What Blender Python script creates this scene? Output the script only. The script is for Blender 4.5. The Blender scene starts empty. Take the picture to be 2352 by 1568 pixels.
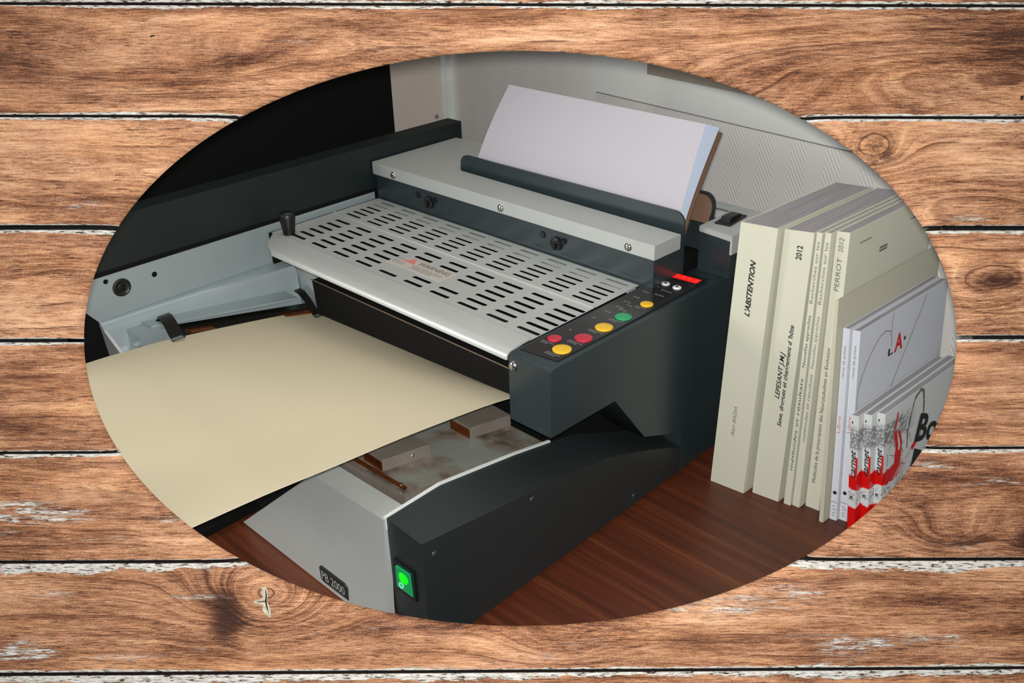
import bpy, bmesh, math, random
from mathutils import Vector, Matrix
random.seed(7)
U = 0.6                      # the scene is laid out in units of the camera's height over the desk (0.6 m)
sc = bpy.context.scene
COL = sc.collection
def V(x, y, z): return Vector((x*U, y*U, z*U))

# ------------------------------------------------------------------ camera
RIGHT = Vector((0.71756566, 0.69604466, -0.02492707))
DOWN = Vector((0.30491532, -0.34611793, -0.88725928))
FWD = Vector((-0.62619979, 0.62906614, -0.46059702))
CAMP = V(0, 0, 1)
FPX = 2181.0
cam = bpy.data.cameras.new('camera')
cam.sensor_width = 36.0; cam.lens = 36.0*FPX/2352.0
cam.clip_start = 0.02; cam.clip_end = 50
camo = bpy.data.objects.new('camera', cam); COL.objects.link(camo)
def frame(loc):
    m = Matrix.Identity(4)
    for i in range(3):
        m[i][0] = RIGHT[i]; m[i][1] = -DOWN[i]; m[i][2] = -FWD[i]; m[i][3] = loc[i]
    return m
camo.matrix_world = frame(CAMP)
sc.camera = camo

# ------------------------------------------------------------------ light, exposure
sc.view_settings.view_transform = 'Standard'
sc.view_settings.look = 'None'
sc.view_settings.gamma = 1.0
sc.view_settings.use_curve_mapping = False
sc.view_settings.exposure = 0.0
w = bpy.data.worlds.new('World'); sc.world = w; w.use_nodes = True
w.node_tree.nodes['Background'].inputs[0].default_value = (0.92, 0.96, 1.0, 1)
w.node_tree.nodes['Background'].inputs[1].default_value = 0.2
def area(name, loc, target, size, power, color=(1, 1, 1), shape='DISK'):
    l = bpy.data.lights.new(name, 'AREA'); l.shape = shape; l.size = size; l.energy = power; l.color = color
    o = bpy.data.objects.new(name, l); COL.objects.link(o)
    o.location = loc
    o.rotation_euler = (target-loc).to_track_quat('-Z', 'Y').to_euler()
    return o
flash = area('camera_flash', CAMP + FWD*0.004 - DOWN*0.011, CAMP + FWD*1.0, 0.02, 10.0, (1, 0.98, 0.95))
fill_left = area('fill_light_left', V(-2.6, -1.2, 1.4), V(-0.9, 1.4, 0.4), 0.7, 17.0, (1, 0.97, 0.94))  # added soft fill for the back wall and spines, no known lamp there
fill_top = area('overhead_fill', V(-1.5, 1.0, 2.9), V(-1.1, 1.0, 0.2), 0.9, 5.0, (1, 0.93, 0.84))  # added overhead fill that brightens the room side, no known lamp

# ------------------------------------------------------------------ materials
def lin(c):
    return tuple(((x/255.0)/12.92 if x/255.0 <= 0.04045 else ((x/255.0+0.055)/1.055)**2.4) for x in c)
class NT:
    def __init__(s, name):
        s.m = bpy.data.materials.new(name); s.m.use_nodes = True
        s.t = s.m.node_tree; s.b = s.t.nodes['Principled BSDF']
    def n(s, typ, **kw):
        nd = s.t.nodes.new(typ)
        for k, v in kw.items(): setattr(nd, k, v)
        return nd
    def link(s, a, b): s.t.links.new(a, b)
    def val(s, sock, v):
        if isinstance(v, bpy.types.NodeSocket): s.link(v, sock)
        else: sock.default_value = v
    def math(s, op, a, b=None, c=None, clamp=False):
        nd = s.n('ShaderNodeMath', operation=op); nd.use_clamp = clamp
        s.val(nd.inputs[0], a)
        if b is not None: s.val(nd.inputs[1], b)
        if c is not None: s.val(nd.inputs[2], c)
        return nd.outputs[0]
    def comb(s, x, y, z=0.0):
        nd = s.n('ShaderNodeCombineXYZ')
        for i, v in enumerate((x, y, z)): s.val(nd.inputs[i], v)
        return nd.outputs[0]
    def xyz(s, kind='Object'):
        tc = s.n('ShaderNodeTexCoord'); sp = s.n('ShaderNodeSeparateXYZ')
        s.link(tc.outputs[kind], sp.inputs[0]); return sp.outputs[0], sp.outputs[1], sp.outputs[2]
    def noise(s, vec, scale=1.0, detail=4.0, rough=0.55, dist=0.0):
        nd = s.n('ShaderNodeTexNoise'); s.link(vec, nd.inputs['Vector'])
        nd.inputs['Scale'].default_value = scale; nd.inputs['Detail'].default_value = detail
        nd.inputs['Roughness'].default_value = rough; nd.inputs['Distortion'].default_value = dist
        return nd.outputs['Fac']
    def ramp(s, fac, stops, interp='LINEAR'):
        nd = s.n('ShaderNodeValToRGB'); s.val(nd.inputs[0], fac)
        cr = nd.color_ramp; cr.interpolation = interp
        while len(cr.elements) < len(stops): cr.elements.new(0.5)
        for e, (p, c) in zip(cr.elements, stops):
            e.position = p; e.color = (c[0], c[1], c[2], 1) if not isinstance(c, (int, float)) else (c, c, c, 1)
        return nd.outputs[0]
    def sstep(s, v, a, b):
        nd = s.n('ShaderNodeMapRange', interpolation_type='SMOOTHSTEP'); s.val(nd.inputs[0], v)
        nd.inputs[1].default_value = a; nd.inputs[2].default_value = b
        return nd.outputs[0]
    def mix(s, f, a, b, mode='MIX'):
        nd = s.n('ShaderNodeMix', data_type='RGBA', blend_type=mode)
        s.val(nd.inputs[0], f)
        for i, v in ((6, a), (7, b)):
            if isinstance(v, bpy.types.NodeSocket): s.link(v, nd.inputs[i])
            else: nd.inputs[i].default_value = (v[0], v[1], v[2], 1)
        return nd.outputs[2]
    def bump(s, h, strength, dist):
        nd = s.n('ShaderNodeBump'); s.link(h, nd.inputs['Height'])
        nd.inputs['Strength'].default_value = strength; nd.inputs['Distance'].default_value = dist
        s.link(nd.outputs[0], s.b.inputs['Normal'])
def mat(name, rgb, rough=0.5, metal=0.0, spec=0.5, var=0.06, vscale=60.0, emit=None, estr=0.0, bump=0.0, coat=0.0):
    n = NT(name); c = lin(rgb)
    x, y, z = n.xyz()
    f = n.noise(n.comb(x, y, z), vscale, 4, 0.6)
    col = n.ramp(f, [(0.25, tuple(v*(1-var) for v in c)), (0.75, tuple(min(1, v*(1+var)) for v in c))])
    n.link(col, n.b.inputs['Base Color'])
    n.b.inputs['Roughness'].default_value = rough; n.b.inputs['Metallic'].default_value = metal
    n.b.inputs['Specular IOR Level'].default_value = spec
    n.b.inputs['Coat Weight'].default_value = coat
    if emit:
        n.b.inputs['Emission Color'].default_value = (*lin(emit), 1); n.b.inputs['Emission Strength'].default_value = estr
    if bump: n.bump(n.noise(n.comb(x, y, z), vscale*12, 2, 0.5), bump, 0.0004)
    return n.m

M = {}
M['charcoal'] = mat('charcoal_paint', (36, 46, 49), 0.3, 0, 0.5, 0.06, 40, bump=0.05)
M['rail'] = mat('rail_paint', (19, 27, 28), 0.45, 0, 0.4, 0.06, 40, bump=0.05)
M['block'] = mat('worn_block_steel', (128, 120, 112), 0.36, 0.35, 0.5, 0.15, 30)
M['joint'] = mat('dirty_joint', (26, 18, 13), 0.9, 0, 0.2, 0.3, 90)
M['charcoal_side'] = mat('charcoal_side_paint', (30, 35, 36), 0.45, 0, 0.5, 0.06, 40, bump=0.05)
M['silver'] = mat('silver_paint', (172, 176, 173), 0.38, 0.25, 0.5, 0.03, 30, bump=0.03)
M['silver_blue'] = mat('silver_blue_paint', (150, 162, 165), 0.36, 0.3, 0.5, 0.03, 30, bump=0.03)
M['wire'] = mat('dull_brass_wire', (112, 92, 76), 0.4, 0.4)
M['gunmetal'] = mat('dark_steel', (34, 32, 27), 0.35, 0.6, 0.5, 0.15, 80)
M['steel'] = mat('bright_steel', (190, 188, 182), 0.22, 1.0, 0.5, 0.05, 50)
M['tray_reflect'] = mat('mottled_steel_tray', (158, 150, 138), 0.32, 0.55, 0.5, 0.25, 14)
def tray_mat():  # colour blotches stand in for reflections in the shiny tray
    n = NT('tray_reflections'); x, y, z = n.xyz()
    f = n.noise(n.comb(x, y, z), 22, 4, 0.6)
    n.link(n.ramp(f, [(0.34, lin((84, 76, 66))), (0.48, lin((140, 130, 120))), (0.6, lin((150, 156, 148)))]), n.b.inputs['Base Color'])
    n.b.inputs['Metallic'].default_value = 0.4; n.b.inputs['Roughness'].default_value = 0.3
    return n.m
M['tray_reflect'] = tray_mat()
M['brass'] = mat('brass_edge', (150, 84, 40), 0.3, 0.9, 0.5, 0.3, 60)
M['black'] = mat('black_plastic', (14, 14, 15), 0.4, 0, 0.5, 0.1, 60)
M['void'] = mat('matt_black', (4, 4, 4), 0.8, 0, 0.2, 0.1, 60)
M['panel'] = mat('control_panel_foil', (27, 26, 26), 0.3, 0, 0.5, 0.1, 60)
M['yellow'] = mat('yellow_button', (214, 172, 34), 0.35)
M['red'] = mat('red_button', (172, 34, 54), 0.35)
M['green'] = mat('green_button', (30, 140, 90), 0.35)
M['white_btn'] = mat('white_button', (205, 205, 205), 0.4)
M['print_grey'] = mat('grey_print', (105, 106, 104), 0.6)
M['print_black'] = mat('black_print', (26, 26, 26), 0.7)
M['print_mid'] = mat('faint_print', (95, 92, 84), 0.7)
M['print_red'] = mat('red_print', (190, 22, 18), 0.6)
M['print_pink'] = mat('pale_red_print', (190, 110, 108), 0.6)
M['print_label'] = mat('label_print', (120, 112, 106), 0.6)
M['led'] = mat('red_display', (200, 10, 10), 0.4, emit=(255, 24, 20), estr=0.85)
M['led_dim'] = mat('red_display_segment', (255, 40, 30), 0.4, emit=(255, 60, 50), estr=1.0)
M['switch_green'] = mat('green_switch_lens', (20, 120, 75), 0.3, emit=(10, 150, 80), estr=0.35)
M['switch_lit'] = mat('green_switch_lamp', (10, 220, 20), 0.3, emit=(0, 240, 8), estr=0.85)
M['switch_mark'] = mat('pale_green_mark', (110, 215, 170), 0.4, emit=(60, 170, 120), estr=0.2)
M['plate_black'] = mat('name_plate_black', (24, 30, 30), 0.4)
M['plate_print'] = mat('name_plate_letters', (150, 155, 155), 0.4)
M['card'] = mat('cream_card', (194, 184, 157), 0.65, 0, 0.3, 0.02, 8)
M['paper'] = mat('white_paper', (172, 170, 177), 0.7, 0, 0.2, 0.012, 6)
M['paper_edge'] = mat('paper_edges', (208, 222, 244), 0.7, 0, 0.2, 0.04, 300)
M['kraft'] = mat('brown_backing', (104, 78, 60), 0.6)
M['cover'] = mat('cream_cover', (194, 194, 176), 0.6, 0, 0.3, 0.015, 10)
M['cover_grey'] = mat('greyish_cream_cover', (182, 180, 162), 0.6, 0, 0.3, 0.015, 10)
M['cover_white'] = mat('white_cover', (196, 200, 208), 0.5, 0, 0.4, 0.012, 10)
M['booklet'] = mat('booklet_white', (192, 196, 198), 0.45, 0, 0.4, 0.02, 10)
M['door_paint'] = mat('warm_white_paint', (192, 182, 173), 0.55, 0, 0.4, 0.03, 5)
M['white_trim'] = mat('white_gloss_trim', (200, 206, 202), 0.35)
M['sill'] = mat('sill_paint', (204, 206, 203), 0.45, 0, 0.4, 0.03, 6)
M['sill_dark'] = mat('taupe_sill', (128, 120, 110), 0.5, 0, 0.4, 0.06, 8)
M['seam_shadow'] = mat('caulk_and_edge_shadow', (140, 142, 140), 0.8)
M['floor'] = mat('floor_grey', (120, 110, 98), 0.6)
M['filler'] = mat('old_white_filler', (150, 145, 128), 0.85, 0, 0.2, 0.4, 420)
M['post'] = mat('rough_post', (120, 86, 58), 0.8)

def page_mat():
    n = NT('page_edges'); x, y, z = n.xyz()
    f = n.noise(n.comb(n.math('MULTIPLY', x, 900), n.math('MULTIPLY', y, 8), n.math('MULTIPLY', z, 8)), 1, 3, 0.6)
    n.link(n.ramp(f, [(0.3, lin((128, 125, 127))), (0.7, lin((156, 152, 156)))]), n.b.inputs['Base Color'])
    n.b.inputs['Roughness'].default_value = 0.8
    return n.m
M['pages'] = page_mat()

def desk_mat():
    n = NT('mahogany_laminate'); x, y, z = n.xyz()
    w_ = n.noise(n.comb(x, y, z), 3, 2)
    yy = n.math('ADD', y, n.math('MULTIPLY', w_, 0.02))
    a = n.noise(n.comb(n.math('MULTIPLY', x, 2.2), n.math('MULTIPLY', yy, 75), 0.0), 1, 5, 0.6)
    b = n.noise(n.comb(n.math('MULTIPLY', x, 9), n.math('MULTIPLY', yy, 420), 3.0), 1, 3, 0.6)
    c = n.math('ADD', n.math('MULTIPLY', a, 0.75), n.math('MULTIPLY', b, 0.25))
    n.link(n.ramp(c, [(0.3, lin((50, 21, 10))), (0.5, lin((76, 35, 18))), (0.68, lin((102, 54, 29)))]), n.b.inputs['Base Color'])
    n.b.inputs['Roughness'].default_value = 0.42
    return n.m
M['desk'] = desk_mat()

def wallpaper_mat():
    n = NT('herringbone_wallpaper'); x, y, z = n.xyz()      # x runs along the wall, z up (metres)
    cw = 0.046
    k = n.math('DIVIDE', x, cw)
    tri = n.math('ABSOLUTE', n.math('SUBTRACT', n.math('FRACT', k), 0.5))          # 0..0.5 zigzag
    par = n.math('FLOORED_MODULO', n.math('FLOOR', n.math('MULTIPLY', k, 2)), 2.0)
    ph = n.math('ADD', n.math('DIVIDE', z, 0.0082), n.math('MULTIPLY', tri, 9.0))
    wv = n.math('SINE', n.math('MULTIPLY', ph, 6.2832))
    strong = n.math('ADD', 0.35, n.math('MULTIPLY', par, 0.65))  # alternate columns fainter, imitating shaded relief in colour as well as bump
    nz = n.noise(n.comb(x, y, z), 40, 3)
    h = n.math('MULTIPLY', n.math('MULTIPLY', wv, strong), n.math('ADD', 0.3, nz))
    fine = n.noise(n.comb(x, y, z), 900, 2)
    n.link(n.ramp(n.math('ADD', 0.5, n.math('MULTIPLY', h, 0.35)), [(0.0, lin((200, 197, 193))), (1.0, lin((212, 210, 207)))]), n.b.inputs['Base Color'])
    n.b.inputs['Roughness'].default_value = 0.65
    n.bump(n.math('ADD', h, n.math('MULTIPLY', fine, 0.5)), 0.22, 0.0012)
    return n.m
M['wallpaper'] = wallpaper_mat()

def label_mat():
    n = NT('clear_label_film')
    n.b.inputs['Base Color'].default_value = (*lin((172, 168, 160)), 1); n.b.inputs['Roughness'].default_value = 0.3
    return n.m
M['label'] = label_mat()

def booklet_print(name, spine):
    n = NT(name); x, y, z = n.xyz('Object')
    fine = n.noise(n.comb(n.math('MULTIPLY', x, 1.0), y, z), 700 if spine else 260, 3, 0.7)
    mid = n.noise(n.comb(x, y, z), 95, 2)
    zz = n.math('ADD', z, n.math('MULTIPLY', n.math('SUBTRACT', mid, 0.5), 0.012))
    wht, red = lin((198, 202, 202)), lin((196, 8, 6))
    base = n.ramp(n.math('DIVIDE', zz, 0.13), [(0.0, red), (0.20, red), (0.21, wht), (0.35, wht), (0.36, red), (0.47, red), (0.49, wht), (1.0, wht)])
    if not spine:       # the red fades out over the cover, away from the spine
        base = n.mix(n.sstep(y, 0.785, 0.825), base, wht)
    mask = n.math('MULTIPLY', n.math('MULTIPLY', n.sstep(zz, 0.086, 0.092), n.sstep(zz, 0.116, 0.108)), n.math('GREATER_THAN', fine, 0.45))
    m2 = n.math('MULTIPLY', n.math('MULTIPLY', n.sstep(zz, 0.030, 0.034), n.sstep(zz, 0.046, 0.042)), n.math('GREATER_THAN', fine, 0.56))
    mk = n.math('ADD', mask, m2, clamp=True)
    if not spine: mk = n.math('MULTIPLY', mk, n.sstep(y, 0.84, 0.80))
    n.link(n.mix(n.math('MULTIPLY', mk, 0.7), base, lin((50, 50, 52))), n.b.inputs['Base Color'])
    n.b.inputs['Roughness'].default_value = 0.4
    return n.m
M['bk_spine'] = booklet_print('printed_booklet_spine', True)
M['bk_cover'] = booklet_print('printed_booklet_cover', False)

PX = 0.63/FPX*100.0          # 100 photograph pixels on the plank wall, metres
def wood(row, seed, gauss, tone=0.0, paint=0.5, etop=0.12, ebot=0.03, lines=2.2, rough=1.0, stains=(), whites=()):
    """weathered plank; coordinates in hundreds of pixels, x along the grain, y across"""
    n = NT('weathered_plank_%s' % row)
    ox, oy, oz = n.xyz()
    x = n.math('DIVIDE', ox, PX); y = n.math('DIVIDE', oy, PX)
    P = lambda sx, sy, k: n.comb(n.math('MULTIPLY', x, sx), n.math('MULTIPLY', y, sy), seed*7.31+k)
    warp = n.noise(P(0.13, 0.35, 0), 1, 3, 0.5)
    F = n.math('ADD', y, n.math('MULTIPLY', n.math('SUBTRACT', warp, 0.5), 0.7))
    wob = n.noise(P(1.0, 1.6, 11), 1, 3, 0.6)
    F = n.math('ADD', F, n.math('MULTIPLY', n.math('SUBTRACT', wob, 0.5), 0.06))
    knotmask = None
    for (gx, gy, rx, ry, amp) in gauss:
        a = n.math('DIVIDE', n.math('SUBTRACT', x, gx), rx); b = n.math('DIVIDE', n.math('SUBTRACT', y, gy), ry)
        r2 = n.math('ADD', n.math('MULTIPLY', a, a), n.math('MULTIPLY', b, b))
        g = n.math('EXPONENT', n.math('MULTIPLY', r2, -1.0))
        F = n.math('ADD', F, n.math('MULTIPLY', g, amp))
        if rx < 1.0:
            knotmask = g if knotmask is None else n.math('MAXIMUM', knotmask, g)
    G = lambda sx, sy, k: n.comb(n.math('MULTIPLY', x, sx), n.math('MULTIPLY', F, sy), seed*3.17+k)
    s1 = n.noise(G(0.45, 7.0, 1), 1, 6, 0.72)            # grain streaks
    s2 = n.noise(G(0.12, 1.3, 2), 1, 3, 0.55)            # broad tone bands
    s3 = n.noise(P(2.2, 30, 3), 1, 5, 0.75)              # fine fibres
    blot = n.noise(P(0.28, 0.8, 4), 1, 5, 0.62)
    grit = n.noise(P(24, 34, 15), 1, 2, 0.6)
    def cen(v, k): return n.math('MULTIPLY', n.math('SUBTRACT', v, 0.5), k)
    t = n.math('ADD', n.math('ADD', cen(s1, 0.75), cen(s2, 0.50)), n.math('ADD', cen(s3, 0.80*rough), n.math('ADD', cen(blot, 0.62), cen(grit, 0.34))))
    t = n.math('ADD', t, 0.5+tone)
    def spot(sx_, sy_, rx, ry):
        a = n.math('DIVIDE', n.math('SUBTRACT', x, sx_), rx); b = n.math('DIVIDE', n.math('SUBTRACT', y, sy_), ry)
        return n.math('EXPONENT', n.math('MULTIPLY', n.math('ADD', n.math('MULTIPLY', a, a), n.math('MULTIPLY', b, b)), -1.0))
    for (sx_, sy_, rx, ry, amt) in stains:       # darker weathered or resinous areas of the plank
        t = n.math('SUBTRACT', t, n.math('MULTIPLY', spot(sx_, sy_, rx, ry), amt))
    col = n.ramp(t, [(0.12, lin((34, 19, 12))), (0.29, lin((70, 41, 27))), (0.42, lin((114, 76, 53))), (0.56, lin((150, 109, 81))), (0.76, lin((184, 145, 113)))])
    hue = n.noise(P(0.35, 1.4, 17), 1, 3, 0.5)
    col = n.mix(n.sstep(hue, 0.42, 0.68), col, n.mix(1.0, col, (1.02, 0.98, 0.90), 'MULTIPLY'))
    # growth-ring lines following the grain field
    rr = n.math('FRACT', n.math('ADD', n.math('MULTIPLY', F, lines), seed*0.37))
    tri = n.math('ABSOLUTE', n.math('SUBTRACT', rr, 0.5))
    brk = n.noise(G(0.7, 2.0, 5), 1, 3, 0.6)
    lw = n.math('MULTIPLY', n.sstep(tri, 0.045, 0.0), n.sstep(brk, 0.44, 0.60))
    col = n.mix(n.math('MULTIPLY', lw, 0.8), col, lin((62, 32, 19)))
    soft = n.math('MULTIPLY', n.math('MULTIPLY', n.sstep(rr, 0.2, 0.5), n.sstep(rr, 0.52, 0.5)), n.sstep(brk, 0.34, 0.56))
    col = n.mix(n.math('MULTIPLY', soft, 0.30), col, lin((78, 42, 26)))
    # pores and dashes
    pm = n.noise(P(0.45, 1.0, 7), 1, 4, 0.65)
    po = n.noise(P(3.0, 42, 6), 1, 2, 0.6)
    pd = n.math('MULTIPLY', n.sstep(po, 0.58, 0.66), n.sstep(pm, 0.36, 0.60))
    col = n.mix(n.math('MULTIPLY', pd, 0.8), col, lin((38, 20, 13)))
    nb = n.noise(P(2.6, 4.2, 19), 1, 2, 0.5)
    bore = n.sstep(nb, 0.775, 0.80)
    col = n.mix(bore, col, lin((20, 14, 12)))
    if knotmask is not None:
        kd = n.math('MULTIPLY', n.sstep(knotmask, 0.35, 0.95), n.sstep(n.noise(P(2.4, 3.2, 8), 1, 6, 0.75), 0.42, 0.56))
        col = n.mix(n.math('MULTIPLY', kd, 0.8), col, lin((46, 26, 18)))
    # remains of white paint: along the plank's edges and in worn patches
    def attr(nm):
        a = n.n('ShaderNodeAttribute'); a.attribute_name = nm; return a.outputs['Fac']
    en = n.noise(P(0.35, 1.2, 9), 1, 5, 0.68)
    ef = n.noise(P(2.2, 16, 21), 1, 4, 0.75)
    wob_ = n.math('ADD', n.math('MULTIPLY', n.math('SUBTRACT', en, 0.44), 2.6), n.math('MULTIPLY', n.math('SUBTRACT', ef, 0.5), 1.2))
    def edge(d, wdt): return n.math('GREATER_THAN', n.math('MULTIPLY', n.math('ADD', wob_, 0.55), wdt), d)
    edgeM = n.math('MAXIMUM', edge(attr('from_top'), etop), edge(attr('from_bottom'), ebot))
    pf = n.noise(P(1.5, 17, 10), 1, 5, 0.78)
    pl = n.noise(P(0.24, 1.5, 12), 1, 4, 0.62)
    for (sx_, sy_, rx, ry) in whites:
        pl = n.math('ADD', pl, n.math('MULTIPLY', spot(sx_, sy_, rx, ry), 0.21))
    patch = n.math('MULTIPLY', n.sstep(pl, 0.69-0.10*paint, 0.80-0.10*paint), n.sstep(pf, 0.47, 0.53))
    pmask = n.math('MAXIMUM', edgeM, patch)
    speck = n.noise(P(5.0, 26, 13), 1, 3, 0.7)
    pc = n.ramp(speck, [(0.38, lin((40, 30, 27))), (0.45, lin((150, 146, 138))), (0.7, lin((186, 186, 184)))])
    col = n.mix(pmask, col, pc)
    n.link(col, n.b.inputs['Base Color'])
    n.b.inputs['Roughness'].default_value = 0.75; n.b.inputs['Specular IOR Level'].default_value = 0.2
    h = n.math('SUBTRACT', n.math('ADD', n.math('MULTIPLY', s3, 0.6), n.math('ADD', n.math('MULTIPLY', s1, 0.4), n.math('MULTIPLY', grit, 0.3))), n.math('ADD', pd, n.math('MULTIPLY', lw, 0.7)))
    n.bump(n.math('ADD', h, n.math('MULTIPLY', pmask, 0.3)), 0.6, 0.0005)
    return n.m

# ------------------------------------------------------------------ mesh helpers
def link(name, me, m, parent=None, mats=None):
    o = bpy.data.objects.new(name, me); COL.objects.link(o)
    for mm in (mats or [m]): me.materials.append(mm)
    if parent is not None: o.parent = parent
    return o
def empty(name, loc=(0, 0, 0)):
    o = bpy.data.objects.new(name, None); COL.objects.link(o); o.location = loc; o.empty_display_size = 0.05
    return o
def tag(o, label=None, cat=None, group=None, kind=None):
    if label: o['label'] = label
    if cat: o['category'] = cat
    if group: o['group'] = group
    if kind: o['kind'] = kind
    return o
class B:
    """collects solids (coordinates in camera-height units) into one mesh"""
    def __init__(s): s.bm = bmesh.new()
    def verts(s, pts): return [s.bm.verts.new(Vector(p)*U) for p in pts]
    def hexa(s, b4, t4):
        b = s.verts(b4); t = s.verts(t4)
        s.bm.faces.new(b[::-1]); s.bm.faces.new(t)
        for i in range(4):
            j = (i+1) % 4; s.bm.faces.new((b[i], b[j], t[j], t[i]))
        return s
    def box(s, x0, x1, y0, y1, z0, z1):
        return s.hexa([(x0, y0, z0), (x1, y0, z0), (x1, y1, z0), (x0, y1, z0)], [(x0, y0, z1), (x1, y0, z1), (x1, y1, z1), (x0, y1, z1)])
    def prism(s, poly, axis, a, b):
        """poly: 2-D outline in the two other axes (cyclic order kept), swept from a to b along axis"""
        def p3(p, v):
            return {0: (v, p[0], p[1]), 1: (p[0], v, p[1]), 2: (p[0], p[1], v)}[axis]
        A = s.verts([p3(p, a) for p in poly]); Bv = s.verts([p3(p, b) for p in poly])
        s.bm.faces.new(A); s.bm.faces.new(Bv[::-1])
        for i in range(len(poly)):
            j = (i+1) % len(poly); s.bm.faces.new((A[j], A[i], Bv[i], Bv[j]))
        return s
    def lathe(s, c, ax, prof, seg=20, cap=True):
        """prof: (distance along ax, radius) list"""
        ax = Vector(ax).normalized(); t = ax.orthogonal().normalized(); q = ax.cross(t)
        rings = []
        for (h, r) in prof:
            rings.append(s.verts([Vector(c)+ax*h+(t*math.cos(2*math.pi*i/seg)+q*math.sin(2*math.pi*i/seg))*r for i in range(seg)]))
        for a, b in zip(rings, rings[1:]):
            for i in range(seg):
                j = (i+1) % seg; s.bm.faces.new((a[i], a[j], b[j], b[i]))
        if cap: s.bm.faces.new(rings[0][::-1]); s.bm.faces.new(rings[-1])
        return s
    def sheet(s, grid, th):
        """grid[i][j] of points, given a thickness along the local normal"""
        ni, nj = len(grid), len(grid[0])
        def nrm(i, j):
            a = Vector(grid[min(i+1, ni-1)][j])-Vector(grid[max(i-1, 0)][j]); b = Vector(grid[i][min(j+1, nj-1)])-Vector(grid[i][max(j-1, 0)])
            return a.cross(b).normalized()
        T = [[s.bm.verts.new(Vector(grid[i][j])*U) for j in range(nj)] for i in range(ni)]
        D = [[s.bm.verts.new((Vector(grid[i][j])-nrm(i, j)*th)*U) for j in range(nj)] for i in range(ni)]
        for i in range(ni-1):
            for j in range(nj-1):
                s.bm.faces.new((T[i][j], T[i+1][j], T[i+1][j+1], T[i][j+1]))
                s.bm.faces.new((D[i][j], D[i][j+1], D[i+1][j+1], D[i+1][j]))
        for i in range(ni-1):
            s.bm.faces.new((T[i+1][0], T[i][0], D[i][0], D[i+1][0])); s.bm.faces.new((T[i][nj-1], T[i+1][nj-1], D[i+1][nj-1], D[i][nj-1]))
        for j in range(nj-1):
            s.bm.faces.new((T[0][j], T[0][j+1], D[0][j+1], D[0][j])); s.bm.faces.new((T[ni-1][j+1], T[ni-1][j], D[ni-1][j], D[ni-1][j+1]))
        return s
    def ribbon(s, pts, nrm, width, th=0.0006):
        """flat print line: a thin strip following pts, lying on a surface with normal nrm"""
        nrm = Vector(nrm).normalized(); pts = [Vector(p) for p in pts]
        L = []
        for i, p in enumerate(pts):
            d = (pts[min(i+1, len(pts)-1)]-pts[max(i-1, 0)]).normalized(); q = nrm.cross(d)*width*0.5
            L.append((p+q+nrm*th, p-q+nrm*th))
        vs = [(s.bm.verts.new(a*U), s.bm.verts.new(b*U)) for a, b in L]
        for (a, b), (c, d) in zip(vs, vs[1:]): s.bm.faces.new((a, b, d, c))
        return s
    def tube(s, pts, r, seg=8):
        pts = [Vector(p) for p in pts]; rings = []
        for i, p in enumerate(pts):
            d = (pts[min(i+1, len(pts)-1)]-pts[max(i-1, 0)]).normalized(); t = d.orthogonal().normalized(); q = d.cross(t)
            rings.append(s.verts([p+(t*math.cos(2*math.pi*k/seg)+q*math.sin(2*math.pi*k/seg))*r for k in range(seg)]))
        for a, b in zip(rings, rings[1:]):
            for i in range(seg):
                j = (i+1) % seg; s.bm.faces.new((a[i], a[j], b[j], b[i]))
        s.bm.faces.new(rings[0][::-1]); s.bm.faces.new(rings[-1])
        return s
    def bevel(s, w, seg=2, ang=30):
        ed = [e for e in s.bm.edges if len(e.link_faces) == 2 and e.calc_face_angle(0) > math.radians(ang)]
        bmesh.ops.bevel(s.bm, geom=ed, offset=w*U, segments=seg, affect='EDGES', profile=0.6, clamp_overlap=True)
        return s
    def done(s, name, m, parent=None, smooth=None, mats=None):
        bmesh.ops.recalc_face_normals(s.bm, faces=s.bm.faces[:])
        me = bpy.data.meshes.new(name); s.bm.to_mesh(me); s.bm.free()
        o = link(name, me, m, parent, mats)
        if smooth is not None:
            for p in me.polygons: p.use_smooth = True
            me.set_sharp_from_angle(angle=math.radians(smooth))
        return o
def slab(name, m, parent, *a, bev=0.0, seg=2):
    b = B().box(*a)
    if bev: b.bevel(bev, seg)
    return b.done(name, m, parent, 40 if bev else None)

def text(name, body, m, parent, P, xd, yd, length, cap, shear=0.0, bold=0.0, lift=0.0008):
    cu = bpy.data.curves.new(name, 'FONT'); cu.body = body; cu.size = 1; cu.shear = shear; cu.offset = bold
    cu.resolution_u = 3
    tmp = bpy.data.objects.new(name+'_tmp', cu); COL.objects.link(tmp)
    dg = bpy.context.evaluated_depsgraph_get()
    me = bpy.data.meshes.new_from_object(tmp.evaluated_get(dg))
    bpy.data.objects.remove(tmp); bpy.data.curves.remove(cu)
    xs = [v.co.x for v in me.vertices]; ys = [v.co.y for v in me.vertices]
    x0, x1, y1 = min(xs), max(xs), max(ys)
    xd = Vector(xd).normalized(); yd = Vector(yd); yd = (yd - xd*yd.dot(xd)).normalized(); zd = xd.cross(yd)
    for v in me.vertices:
        a = (v.co.x-x0)/(x1-x0)*length; b = v.co.y/y1*cap
        v.co = (Vector(P)+xd*a+yd*b+zd*lift)*U
    me.materials.clear()
    return link(name, me, m, parent)

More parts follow.
